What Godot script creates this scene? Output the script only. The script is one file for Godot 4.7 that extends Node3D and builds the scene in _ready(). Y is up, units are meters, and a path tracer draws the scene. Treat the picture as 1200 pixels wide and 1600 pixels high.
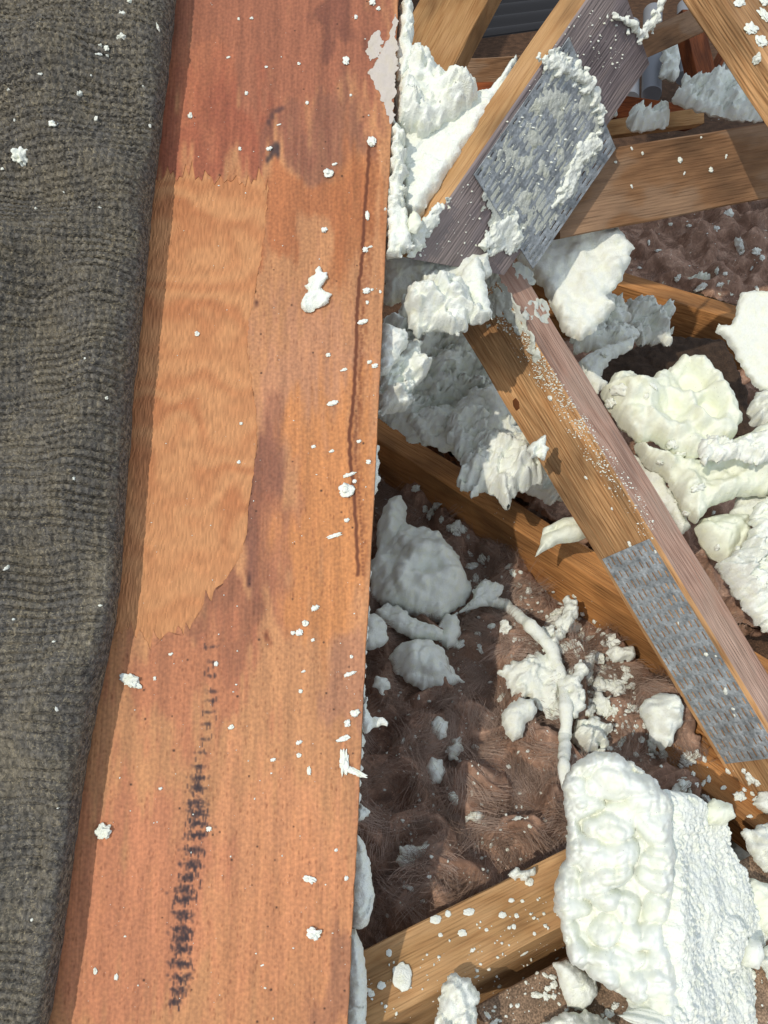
extends Node3D
# ---------------------------------------------------------------- camera frame used to lay out the place
const FPX := 1255.74            # focal length in photo pixels (1200 x 1600)
const JT := 0.097               # top of the ceiling joists above the loft ceiling
const UP := Vector3(0, 1, 0)
var cam_pos := Vector3(0, JT + 0.68, 0)
var cf := Vector3(0, -0.70711, -0.70711)
var cu := Vector3(0, 0.70711, -0.70711)
var cr := Vector3(1, 0, 0)
var deck_p: Vector3
var deck_n: Vector3
var deck_y: Vector3
var rng := RandomNumberGenerator.new()
var nz := FastNoiseLite.new()
var nfr := FastNoiseLite.new()
var ncl := FastNoiseLite.new()
var used := {}
var solids := []                # [TriangleMesh, Transform3D, kind]
var M := {}

func ray(x: float, y: float) -> Vector3:
	return cf + cr * ((x - 600.0) / FPX) + cu * ((800.0 - y) / FPX)
func at(x: float, y: float, d: float) -> Vector3:
	return cam_pos + ray(x, y) * d
func on_plane(x: float, y: float, p: Vector3, n: Vector3) -> Vector3:
	var r := ray(x, y)
	return cam_pos + r * ((p - cam_pos).dot(n) / r.dot(n))
func floor_depth(x: float, y: float, h: float) -> float:
	return (h - cam_pos.y) / ray(x, y).y
func deck(x: float, y: float, off := 0.0) -> Vector3:
	return on_plane(x, y, deck_p + deck_n * off, deck_n)
func deck_xy(x: float, y: float) -> Vector2:
	var q := deck(x, y) - deck_p
	return Vector2(q.x, q.dot(deck_y))

# ---------------------------------------------------------------- naming and descriptions
func numbered(n: String) -> String:
	var k: int = used.get(n, 0)
	used[n] = k + 1
	return n if k == 0 else "%s_%03d" % [n, k]
func tag(o: Node, label: String, category: String, group := "", kind := "") -> void:
	if label != "": o.set_meta("label", label)
	if category != "": o.set_meta("category", category)
	if group != "": o.set_meta("group", group)
	if kind != "": o.set_meta("kind", kind)
func put(called: String, mesh: Mesh, mat, parent: Node = null, xf := Transform3D(), solid := "") -> MeshInstance3D:
	var o := MeshInstance3D.new()
	o.mesh = mesh
	if mat != null: o.material_override = mat
	o.transform = xf
	if parent == null:
		o.name = numbered(called)
		add_child(o)
	else:
		o.name = called
		parent.add_child(o, true)
	if solid != "":
		reg(mesh, xf, solid)
	return o
func reg(mesh: Mesh, xf: Transform3D, kind: String) -> void:
	var tm := TriangleMesh.new()
	tm.create_from_faces(Transform3D(Basis.from_scale(Vector3.ONE * 1000.0), Vector3.ZERO) * mesh.get_faces())
	solids.append([tm, xf * Transform3D(Basis.from_scale(Vector3.ONE * 0.001), Vector3.ZERO), kind])
func thing(called: String, label: String, category: String, group := "", where := Vector3.ZERO) -> Node3D:
	var o := Node3D.new()
	o.name = numbered(called)
	add_child(o)
	o.position = where
	tag(o, label, category, group)
	return o
# nearest built surface along the line of sight of a photo pixel
func hit(x: float, y: float) -> Dictionary:
	var best := {}
	var bd := 1e9
	var dir := ray(x, y).normalized()
	for s in solids:
		var xf: Transform3D = s[1]
		var inv := xf.affine_inverse()
		var tm: TriangleMesh = s[0]
		var h := tm.intersect_ray(inv * cam_pos, (inv.basis * dir).normalized())
		if h.is_empty(): continue
		var pos: Vector3 = xf * (h["position"] as Vector3)
		var d := pos.distance_to(cam_pos)
		if d < bd:
			bd = d
			var nn: Vector3 = (xf.basis * (h["normal"] as Vector3)).normalized()
			if nn.dot(dir) > 0.0: nn = -nn
			best = {"pos": pos, "n": nn, "kind": s[2], "d": (pos - cam_pos).dot(cf)}
	return best

# ---------------------------------------------------------------- meshes
func mesh_from(v: PackedVector3Array, idx: PackedInt32Array, uv := PackedVector2Array(), col := PackedColorArray()) -> ArrayMesh:
	var n := PackedVector3Array()
	n.resize(v.size())
	for i in range(0, idx.size(), 3):
		var a := idx[i]; var b := idx[i + 1]; var c := idx[i + 2]
		var w := (v[c] - v[a]).cross(v[b] - v[a])
		n[a] += w; n[b] += w; n[c] += w
	for i in n.size():
		n[i] = n[i].normalized() if n[i].length_squared() > 1e-30 else UP
	var ar := []
	ar.resize(Mesh.ARRAY_MAX)
	ar[Mesh.ARRAY_VERTEX] = v
	ar[Mesh.ARRAY_NORMAL] = n
	if uv.size() == v.size(): ar[Mesh.ARRAY_TEX_UV] = uv
	if col.size() == v.size(): ar[Mesh.ARRAY_COLOR] = col
	ar[Mesh.ARRAY_INDEX] = idx
	var m := ArrayMesh.new()
	m.add_surface_from_arrays(Mesh.PRIMITIVE_TRIANGLES, ar)
	return m

# smooth rounded lumps of expanded foam: 0..1 dome field
func hash2(i: int, j: int, s: int) -> Vector2:
	var h := (i * 374761393 + j * 668265263 + s * 1442695041) & 0x7fffffff
	h = ((h ^ (h >> 13)) * 1274126177) & 0x7fffffff
	h = h ^ (h >> 16)
	return Vector2(float(h & 1023) / 1023.0, float((h >> 10) & 1023) / 1023.0)
func domes(p: Vector2, r: float, s: int) -> float:
	var g := p / r
	var ci := int(floor(g.x)); var cj := int(floor(g.y))
	var best := 0.0
	for i in range(ci - 1, ci + 2):
		for j in range(cj - 1, cj + 2):
			var h := hash2(i, j, s)
			var c := Vector2(i + 0.15 + 0.7 * h.x, j + 0.15 + 0.7 * h.y)
			var rad := 0.56 + 0.26 * hash2(j, i, s + 7).x
			var d2 := (g - c).length_squared() / (rad * rad)
			if d2 < 1.0: best = maxf(best, sqrt(1.0 - d2) * (0.6 + 0.4 * h.y))
	return best

# A lump grown on a plane through P with normal N. pts: outline in photo pixels, laid out on that plane.
# o: kind torn / skin / cut / wool / smear, jag (px), lob (m), seed, w (m, rounding), back (share of thickness below), bumps [[px,py,r_px,h_m]...],
#    slope Vector2 (m per m), cell (px), amp
func lump_mesh(pts: Array, P: Vector3, N: Vector3, T: float, o: Dictionary) -> ArrayMesh:
	N = N.normalized()
	var e1 := (cr - N * cr.dot(N)).normalized()
	var e2 := N.cross(e1)
	var d := (P - cam_pos).dot(cf)
	var mpp := d / FPX
	var poly := PackedVector2Array()
	for i in range(0, pts.size(), 2):
		var q := on_plane(pts[i], pts[i + 1], P, N) - P
		poly.append(Vector2(q.dot(e1), q.dot(e2)))
	var np := poly.size()
	var lo := poly[0]; var hi := poly[0]; var cen := Vector2.ZERO
	for q in poly:
		lo = lo.min(q); hi = hi.max(q); cen += q
	cen /= np
	var kind: String = o.get("kind", "torn")
	var seed_: int = o.get("seed", 1)
	var jag: float = o.get("jag", 3.0 if kind != "skin" else 1.2) * (1.35 if kind == "torn" else 1.0) * mpp
	var c: float = o.get("cell", 2.3) * mpp
	var w: float = o.get("w", T * 0.9)
	var lob: float = o.get("lob", 0.02)
	var amp: float = o.get("amp", 1.0)
	var slope: Vector2 = o.get("slope", Vector2.ZERO)
	var fo := Vector2(seed_ * 3.17, seed_ * 1.73)
	var bumps := []
	for b in o.get("bumps", []):
		var q := on_plane(b[0], b[1], P, N) - P
		bumps.append([Vector2(q.dot(e1), q.dot(e2)), b[2] * mpp, b[3]])
	lo -= Vector2(c, c) * 2.0; hi += Vector2(c, c) * 2.0
	var nx := int((hi.x - lo.x) / c) + 1
	var ny := int((hi.y - lo.y) / c) + 1
	var sd := PackedFloat32Array(); sd.resize(nx * ny)
	var pos := PackedVector2Array(); pos.resize(nx * ny)
	for j in ny:
		for i in nx:
			var p := lo + Vector2(i, j) * c
			var best := 1e9
			var bq := p
			var inside := false
			var a := poly[np - 1]
			for k in np:
				var b := poly[k]
				var ab := b - a
				var t := clampf((p - a).dot(ab) / ab.length_squared(), 0.0, 1.0)
				var q := a + ab * t
				var dd := p.distance_squared_to(q)
				if dd < best:
					best = dd; bq = q
				if (a.y > p.y) != (b.y > p.y):
					if p.x < (b.x - a.x) * (p.y - a.y) / (b.y - a.y) + a.x: inside = not inside
				a = b
			best = sqrt(best)
			var s := best if inside else -best
			var jn := nfr.get_noise_2d((p.x + fo.x) * 1600.0 * (0.001 / mpp) * 0.6, (p.y + fo.y) * 1600.0 * (0.001 / mpp) * 0.6)
			s += jn * jag * 1.6
			sd[j * nx + i] = s
			if s < 0.0 and best > 1e-7:
				var dirv := (bq - p) / best
				if inside: dirv = -dirv
				p += dirv * minf(-s, c * 1.6)
			pos[j * nx + i] = p
	var idt := PackedInt32Array(); idt.resize(nx * ny); idt.fill(-1)
	var v := PackedVector3Array()
	var idx := PackedInt32Array()
	var back: float = o.get("back", 0.5)
	var vb := PackedVector3Array()
	for j in ny - 1:
		for i in nx - 1:
			var q := [j * nx + i, j * nx + i + 1, (j + 1) * nx + i + 1, (j + 1) * nx + i]
			if sd[q[0]] <= 0.0 and sd[q[1]] <= 0.0 and sd[q[2]] <= 0.0 and sd[q[3]] <= 0.0: continue
			for k in 4:
				var g: int = q[k]
				if idt[g] >= 0: continue
				idt[g] = v.size()
				var p := pos[g]
				var s := maxf(sd[g], 0.0)
				var e := clampf(s / w, 0.0, 1.0)
				var prof := sqrt(1.0 - (1.0 - e) * (1.0 - e))
				var h := 0.0
				var X := (p.x + fo.x) * 1000.0; var Y := (p.y + fo.y) * 1000.0   # millimetres
				match kind:
					"skin":
						var wp := p + Vector2(nz.get_noise_2d(X * 0.8, Y * 0.8), nz.get_noise_2d(X * 0.8 + 500.0, Y * 0.8)) * lob * 0.22
						wp *= Vector2(0.8, 1.0)
						h = 0.28 + 0.72 * domes(wp + fo, lob, seed_) + 0.16 * domes(wp * 1.0 + fo, lob * 0.42, seed_ + 3) + 0.22 * nz.get_noise_2d(X * 0.5, Y * 0.5)
						h += 0.035 * nfr.get_noise_2d(X * 3.0, Y * 3.0)
					"soft":
						h = 0.78 + 0.35 * nz.get_noise_2d(X * 0.6, Y * 0.6) + 0.10 * nz.get_noise_2d(X * 1.8 + 30.0, Y * 1.8) + 0.04 * nfr.get_noise_2d(X * 3.0, Y * 3.0)
					"grain":
						var zone := clampf(0.5 + 1.3 * nz.get_noise_2d(X * 0.6 + 40.0, Y * 0.6), 0.0, 1.0)
						h = 0.75 + 0.22 * nz.get_noise_2d(X * 0.5, Y * 0.5) + 0.10 * nfr.get_noise_2d(X * 2.2, Y * 2.2) + (0.05 + 0.17 * zone) * maxf(0.0, domes(p + fo, 0.0042, seed_) - 0.35) + 0.05 * nfr.get_noise_2d(X * 7.0, Y * 7.0)
					"wool":
						var wx := 16.0 * nz.get_noise_2d(X * 0.35, Y * 0.35); var wy := 16.0 * nz.get_noise_2d(X * 0.35 + 900.0, Y * 0.35)
						var rq := nz.get_noise_2d((X + wx) * 0.8, (Y + wy) * 1.1)
						var rdg := 1.0 - sqrt(rq * rq + 0.012)
						h = 0.35 + 0.85 * nz.get_noise_2d((X + wx) * 0.36, (Y + wy) * 0.36) + 0.26 * (rdg - 0.6) + 0.06 * nfr.get_noise_2d((X + wx) * 2.0, Y * 1.2)
						prof = minf(1.0, prof + 0.15)
					"cut":
						h = 0.8 + 0.14 * nz.get_noise_2d(X * 0.7, Y * 0.7) + 0.10 * nfr.get_noise_2d(X * 2.5, Y * 2.5) + 0.16 * ncl.get_noise_2d(X * 0.7, Y * 0.7)
					"smear":
						h = (0.12 if o.get("thin", 0) == 0 else -0.28) + 1.3 * nfr.get_noise_2d(X * 0.6, Y * 0.6) + 0.6 * nfr.get_noise_2d(X * 2.2 + 40.0, Y * 1.3) + 0.5 * nz.get_noise_2d(X * 0.7, Y * 0.7)
					_:
						var f1 := nz.get_noise_2d(X * 0.55, Y * 0.55)
						var f2 := nfr.get_noise_2d(X * 1.1, Y * 1.1)
						var zone := clampf(0.45 + 1.5 * nz.get_noise_2d(X * 0.9 + 140.0, Y * 0.9), 0.12, 1.0) * amp
						h = 0.66 + 0.45 * f1 + 0.3 * absf(nz.get_noise_2d(X * 1.3 + 60.0, Y * 1.3)) + zone * 0.30 * (1.0 - 2.2 * absf(f2)) + zone * 0.15 * nfr.get_noise_2d(X * 4.5 + 77.0, Y * 4.5) + 0.20 * ncl.get_noise_2d(X * 0.8, Y * 0.8) + zone * 0.10 * ncl.get_noise_2d(X * 2.6 + 31.0, Y * 2.6)
				h = h * T
				for b in bumps:
					var dq := p.distance_to(b[0]) / (b[1] as float)
					if dq < 1.0:
						if b[2] > 0.0: h += sqrt(1.0 - dq * dq) * (b[2] as float)
						else: h += (1.0 - dq * dq) * (1.0 - dq * dq) * (b[2] as float)
				h += (p - cen).dot(slope)
				var low := 0.06 * T if kind != "smear" else -0.004
				v.append(P + e1 * p.x + e2 * p.y + N * (maxf(h, low) * prof))
				var hb := back * T * prof * (0.8 + 0.4 * nz.get_noise_2d(X * 0.9 + 333.0, Y * 0.9))
				vb.append(P + e1 * p.x + e2 * p.y - N * hb)
	var nv := v.size()
	for j in ny - 1:
		for i in nx - 1:
			var a := j * nx + i; var b := a + 1; var cc := a + nx + 1; var dd := a + nx
			if sd[a] <= 0.0 and sd[b] <= 0.0 and sd[cc] <= 0.0 and sd[dd] <= 0.0: continue
			var ia := idt[a]; var ib := idt[b]; var ic := idt[cc]; var id := idt[dd]
			idx.append_array([ia, ic, ib, ia, id, ic])
			idx.append_array([nv + ia, nv + ib, nv + ic, nv + ia, nv + ic, nv + id])
	v.append_array(vb)
	# store relative to P
	for i in v.size(): v[i] -= P
	return mesh_from(v, idx)

func foam(called: String, label: String, pts: Array, P: Vector3, N: Vector3, T: float, o := {}, mat = null, group := "broken pieces of white spray foam") -> MeshInstance3D:
	var m := lump_mesh(pts, P, N, T, o)
	if mat == null: mat = M.foam_skin if o.get("kind", "torn") == "skin" else M.foam
	var mi := put(called, m, mat, null, Transform3D(Basis(), P), "foam")
	tag(mi, label, "foam", group)
	return mi
# plane normals between facing the camera (0) and lying flat (1); s leans to the right
func lean(t: float, s := 0.0) -> Vector3:
	return (-cf + cu * t + cr * s).normalized()

# timber: visible edge A-B, face leaning to the image side (hx, hy) by angle a; wl = width of that face, wr = width of the other
func timber_mesh(A: Vector3, B: Vector3, nl: Vector3, dl: Vector3, wl: float, wr: float, sh0 := 0.0, sh1 := 0.0, uvo := 0.0) -> ArrayMesh:
	var ax := (B - A).normalized()
	var ch := 0.0014
	var prof := [Vector2(ch, 0), Vector2(wl - ch, 0), Vector2(wl, ch), Vector2(wl, wr - ch), Vector2(wl - ch, wr), Vector2(ch, wr), Vector2(0, wr - ch), Vector2(0, ch)]
	var L := (B - A).length()
	var seg := maxi(2, int(L / 0.012))
	var v := PackedVector3Array(); var uv := PackedVector2Array(); var idx := PackedInt32Array()
	var per := 0.0
	for k in 8:
		var a: Vector2 = prof[k]; var b: Vector2 = prof[(k + 1) % 8]
		var wdt := a.distance_to(b)
		var st := maxi(1, int(wdt / 0.012))
		var b0 := v.size()
		for i in seg + 1:
			for j in st + 1:
				var q := a.lerp(b, float(j) / st)
				var t := float(i) / seg
				var s0 := q.x * sh0; var s1 := L + q.x * sh1
				var l := lerpf(s0, s1, t)
				var p := A + ax * l + dl * q.x - nl * q.y
				var wob := 0.0006 * nz.get_noise_3d(p.x * 260.0, p.y * 260.0, p.z * 260.0)
				p += (dl * (1.0 if q.x > wl * 0.5 else -1.0) - nl * (1.0 if q.y > wr * 0.5 else -1.0)) * wob
				v.append(p - A)
				uv.append(Vector2(l, per + wdt * float(j) / st + uvo))
		for i in seg:
			for j in st:
				var q0 := b0 + i * (st + 1) + j
				idx.append_array([q0, q0 + 1, q0 + st + 1, q0 + 1, q0 + st + 2, q0 + st + 1])
		per += wdt
	# end faces
	for e in 2:
		var b1 := v.size()
		for k in 8:
			var q: Vector2 = prof[k]
			var l2 := q.x * sh0 if e == 0 else L + q.x * sh1
			v.append(ax * l2 + dl * q.x - nl * q.y)
			uv.append(Vector2(q.x, q.y))
		for k in range(1, 7):
			if e == 0: idx.append_array([b1, b1 + k + 1, b1 + k])
			else: idx.append_array([b1, b1 + k, b1 + k + 1])
	# keep the faces turned outwards whichever way the section is handed
	if (idx.size() > 0) and (v[idx[2]] - v[idx[0]]).cross(v[idx[1]] - v[idx[0]]).dot(nl) < 0.0:
		for i in range(0, idx.size(), 3):
			var sw := idx[i + 1]; idx[i + 1] = idx[i + 2]; idx[i + 2] = sw
	return mesh_from(v, idx, uv)
func timber(called: String, a: Array, b: Array, hint: Vector2, ang: float, wl: float, wr: float, mat, parent: Node3D = null, sh0 := 0.0, sh1 := 0.0) -> MeshInstance3D:
	var A := at(a[0], a[1], a[2]); var B := at(b[0], b[1], b[2])
	var ax := (B - A).normalized()
	var h := (cr * hint.x - cu * hint.y)
	h = (h - ax * h.dot(ax)).normalized()
	var bk := -cf
	bk = (bk - ax * bk.dot(ax) - h * bk.dot(h)).normalized()
	var ra := deg_to_rad(ang)
	var nl := bk * cos(ra) + h * sin(ra)
	var dl := h * cos(ra) - bk * sin(ra)
	return timber_w(called, A, B, nl, dl, wl, wr, mat, parent, sh0, sh1)
func timber_w(called: String, A: Vector3, B: Vector3, nl: Vector3, dl: Vector3, wl: float, wr: float, mat, parent: Node3D = null, sh0 := 0.0, sh1 := 0.0) -> MeshInstance3D:
	var m := timber_mesh(A, B, nl, dl, wl, wr, sh0, sh1, rng.randf() * 0.3)
	var o := put(called, m, mat, parent, Transform3D(Basis(), A - (parent.position if parent else Vector3.ZERO)), "")
	reg(m, Transform3D(Basis(), A), "timber")
	o.set_meta("frame", [A, B, nl, dl])
	return o

# punched metal plate on a timber face: origin O, along ex, across ey, face normal n
func plate_mesh(O: Vector3, ex: Vector3, ey: Vector3, n: Vector3, L: float, W: float, pl: float, pw: float, sl: float, sw: float) -> ArrayMesh:
	var nu := int(L / pl); var nw := int(W / pw)
	pl = L / nu; pw = W / nw
	var v := PackedVector3Array(); var idx := PackedInt32Array()
	var th := 0.0011
	for i in nu:
		for j in nw:
			var u0 := i * pl; var v0 := j * pw
			var off := (0.22 if j % 2 == 0 else -0.22) * (pl - sl)
			var su := u0 + (pl - sl) * 0.5 + off + rng.randf_range(-0.0003, 0.0003); var sv := v0 + (pw - sw) * 0.5
			var us := [u0, su, su + sl, u0 + pl]; var vs := [v0, sv, sv + sw, v0 + pw]
			for a in 3:
				for b in 3:
					if a == 1 and b == 1: continue
					var b0 := v.size()
					for q in [[a, b], [a + 1, b], [a + 1, b + 1], [a, b + 1]]:
						var uu: float = us[q[0]]; var vv: float = vs[q[1]]
						var z := th + 0.00035 * nz.get_noise_2d(uu * 900.0, vv * 900.0)
						if (q[0] == 1 or q[0] == 2) and (q[1] == 1 or q[1] == 2): z -= 0.0004
						v.append(ex * uu + ey * vv + n * z)
					idx.append_array([b0, b0 + 1, b0 + 2, b0, b0 + 2, b0 + 3])
			# walls of the slot and a bent tooth stub
			var cs := [[su, sv], [su + sl, sv], [su + sl, sv + sw], [su, sv + sw]]
			for k in 4:
				var c0: Array = cs[k]; var c1: Array = cs[(k + 1) % 4]
				var b2 := v.size()
				for q in [[c0, 1.0], [c1, 1.0], [c1, 0.1], [c0, 0.1]]:
					var uvq: Array = q[0]
					v.append(ex * uvq[0] + ey * uvq[1] + n * (th * (q[1] as float) - (0.0004 if q[1] > 0.5 else 0.0)))
				idx.append_array([b2, b2 + 2, b2 + 1, b2, b2 + 3, b2 + 2])
			if rng.randf() < 0.75:
				var b3 := v.size()
				var tip := 0.0011 + rng.randf() * 0.0006
				v.append_array([ex * su + ey * sv + n * th, ex * su + ey * (sv + sw) + n * th, ex * (su + sl * 0.3) + ey * (sv + sw) + n * (th - tip), ex * (su + sl * 0.3) + ey * sv + n * (th - tip)])
				idx.append_array([b3, b3 + 1, b3 + 2, b3, b3 + 2, b3 + 3])
	# rim
	var rim := [[0.0, 0.0], [L, 0.0], [L, W], [0.0, W]]
	for k in 4:
		var c0: Array = rim[k]; var c1: Array = rim[(k + 1) % 4]
		var b4 := v.size()
		v.append_array([ex * c0[0] + ey * c0[1] + n * th, ex * c1[0] + ey * c1[1] + n * th, ex * c1[0] + ey * c1[1], ex * c0[0] + ey * c0[1]])
		idx.append_array([b4, b4 + 1, b4 + 2, b4, b4 + 2, b4 + 3])
	return mesh_from(v, idx)

# rough string of foam through photo points [x, y, depth, radius m]
func string_mesh(pts: Array, seed_: int, origin: Vector3) -> ArrayMesh:
	var cv := Curve3D.new()
	for p in pts: cv.add_point(at(p[0], p[1], p[2]))
	for i in range(1, pts.size() - 1):
		var tg := (cv.get_point_position(i + 1) - cv.get_point_position(i - 1)) * 0.2
		cv.set_point_in(i, -tg); cv.set_point_out(i, tg)
	var L := cv.get_baked_length()
	var n := maxi(4, int(L / 0.0016))
	var m := 14
	var v := PackedVector3Array(); var idx := PackedInt32Array()
	for i in n + 1:
		var t := float(i) / n
		var p := cv.sample_baked(t * L)
		var q := cv.sample_baked(minf(t * L + 0.002, L)); var q0 := cv.sample_baked(maxf(t * L - 0.002, 0.0))
		var ax := (q - q0).normalized()
		var s1 := ax.cross(UP).normalized(); var s2 := ax.cross(s1)
		var fi := t * (pts.size() - 1)
		var k := mini(int(fi), pts.size() - 2)
		var r := lerpf(pts[k][3], pts[k + 1][3], fi - k)
		r *= minf(1.0, sqrt(maxf(0.0, minf(t, 1.0 - t) * 14.0)) + 0.02)
		for j in m:
			var a := TAU * j / m
			var dr := s1 * cos(a) + s2 * sin(a)
			var w := p + dr * r
			var rr := r * (1.0 + 0.45 * nfr.get_noise_3d(w.x * 900.0 + seed_ * 31.0, w.y * 900.0, w.z * 900.0))
			v.append(p + dr * rr - origin)
	for i in n:
		for j in m:
			var a := i * m + j; var b := i * m + (j + 1) % m
			idx.append_array([a, b, a + m, b, b + m, a + m])
	return mesh_from(v, idx)

# irregular crumb, unit radius
func crumb_mesh(seed_: int, sub: int, rough: float) -> ArrayMesh:
	var t := (1.0 + sqrt(5.0)) / 2.0
	var v: Array[Vector3] = []
	for q in [[-1, t, 0], [1, t, 0], [-1, -t, 0], [1, -t, 0], [0, -1, t], [0, 1, t], [0, -1, -t], [0, 1, -t], [t, 0, -1], [t, 0, 1], [-t, 0, -1], [-t, 0, 1]]:
		v.append(Vector3(q[0], q[1], q[2]).normalized())
	var f := [0, 11, 5, 0, 5, 1, 0, 1, 7, 0, 7, 10, 0, 10, 11, 1, 5, 9, 5, 11, 4, 11, 10, 2, 10, 7, 6, 7, 1, 8, 3, 9, 4, 3, 4, 2, 3, 2, 6, 3, 6, 8, 3, 8, 9, 4, 9, 5, 2, 4, 11, 6, 2, 10, 8, 6, 7, 9, 8, 1]
	for s in sub:
		var mid := {}
		var g := []
		for i in range(0, f.size(), 3):
			var e := []
			for k in 3:
				var a: int = f[i + k]; var b: int = f[i + (k + 1) % 3]
				var key := Vector2i(mini(a, b), maxi(a, b))
				if not mid.has(key):
					mid[key] = v.size()
					v.append(((v[a] + v[b]) * 0.5).normalized())
				e.append(mid[key])
			g.append_array([f[i], e[0], e[2], f[i + 1], e[1], e[0], f[i + 2], e[2], e[1], e[0], e[1], e[2]])
		f = g
	var pv := PackedVector3Array()
	for p in v:
		var r := 1.0 + rough * 1.5 * nz.get_noise_3d(p.x * 32.0 + seed_ * 91.0, p.y * 32.0, p.z * 32.0) + rough * 0.55 * nz.get_noise_3d(p.x * 62.0, p.y * 62.0 + seed_ * 57.0, p.z * 62.0) + (0.0 if sub < 3 else rough * 0.16) * nz.get_noise_3d(p.x * 170.0 + seed_ * 13.0, p.y * 170.0, p.z * 170.0)
		pv.append(p * maxf(0.25, r))
	var idx := PackedInt32Array()
	for i in range(0, f.size(), 3): idx.append_array([f[i], f[i + 2], f[i + 1]])
	return mesh_from(pv, idx)

# ---------------------------------------------------------------- computed textures
func noise_bytes(w: int, h: int, nw: int, nh: int, sd: int, freq: float, oct := 4, seamless := false) -> PackedByteArray:
	var n := FastNoiseLite.new()
	n.seed = sd; n.frequency = freq; n.fractal_octaves = oct
	n.noise_type = FastNoiseLite.TYPE_SIMPLEX_SMOOTH
	var im: Image = n.get_seamless_image(nw, nh) if seamless else n.get_image(nw, nh)
	if nw != w or nh != h: im.resize(w, h, Image.INTERPOLATE_CUBIC)
	im.convert(Image.FORMAT_L8)
	return im.get_data()
func tex(data: PackedByteArray, w: int, h: int, fmt := Image.FORMAT_RGB8) -> ImageTexture:
	var im := Image.create_from_data(w, h, false, fmt, data)
	im.generate_mipmaps()
	return ImageTexture.create_from_image(im)
func wood_tex(sd: int, a: Color, b: Color, rings: float, grey := 0.0) -> ImageTexture:
	var W := 1024; var H := 256
	var warp := noise_bytes(W, H, 64, 64, sd, 0.02, 3)
	var fine := noise_bytes(W, H, 96, 256, sd + 1, 0.16, 4)
	var blot := noise_bytes(W, H, 128, 64, sd + 2, 0.03, 4)
	var d := PackedByteArray(); d.resize(W * H * 3)
	var gcol := Color(0.52, 0.47, 0.42)
	for y in H:
		for x in W:
			var i := y * W + x
			var ph := y / float(H) * rings + (warp[i] - 128) / 128.0 * 2.2
			var s := 0.5 + 0.5 * sin(ph * TAU)
			s = s * s * s
			var t := clampf(0.42 * s + (fine[i] - 128) / 128.0 * 0.3 + 0.15, 0.0, 1.0)
			var c := a.lerp(b, t)
			if grey > 0.0: c = c.lerp(gcol, clampf((blot[i] - 118) / 50.0, 0.0, 1.0) * grey)
			var k := 0.9 + (blot[i] - 128) / 128.0 * 0.22
			d[i * 3] = clampi(int(c.r * k * 255), 0, 255); d[i * 3 + 1] = clampi(int(c.g * k * 255), 0, 255); d[i * 3 + 2] = clampi(int(c.b * k * 255), 0, 255)
	return tex(d, W, H)
func mat(t, rough := 0.85, col := Color.WHITE) -> StandardMaterial3D:
	var m := StandardMaterial3D.new()
	m.albedo_color = col
	if t != null: m.albedo_texture = t
	m.roughness = rough
	m.metallic_specular = 0.35
	return m
func wood_mat(t: Texture2D) -> StandardMaterial3D:
	var m := mat(t, 0.8)
	m.uv1_scale = Vector3(1.0 / 0.55, 1.0 / 0.14, 1)
	m.normal_enabled = true; m.normal_texture = M.wood_normal; m.normal_scale = 0.5
	return m
func bump_tex(data: PackedByteArray, w: int, h: int, strength: float) -> ImageTexture:
	var im := Image.create_from_data(w, h, false, Image.FORMAT_L8, data)
	im.convert(Image.FORMAT_RGBA8)
	im.bump_map_to_normal_map(strength)
	im.generate_mipmaps()
	return ImageTexture.create_from_image(im)
func tri(m: StandardMaterial3D, size: float) -> StandardMaterial3D:
	m.uv1_triplanar = true; m.uv1_world_triplanar = true
	m.uv1_scale = Vector3.ONE / size
	return m

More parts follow.
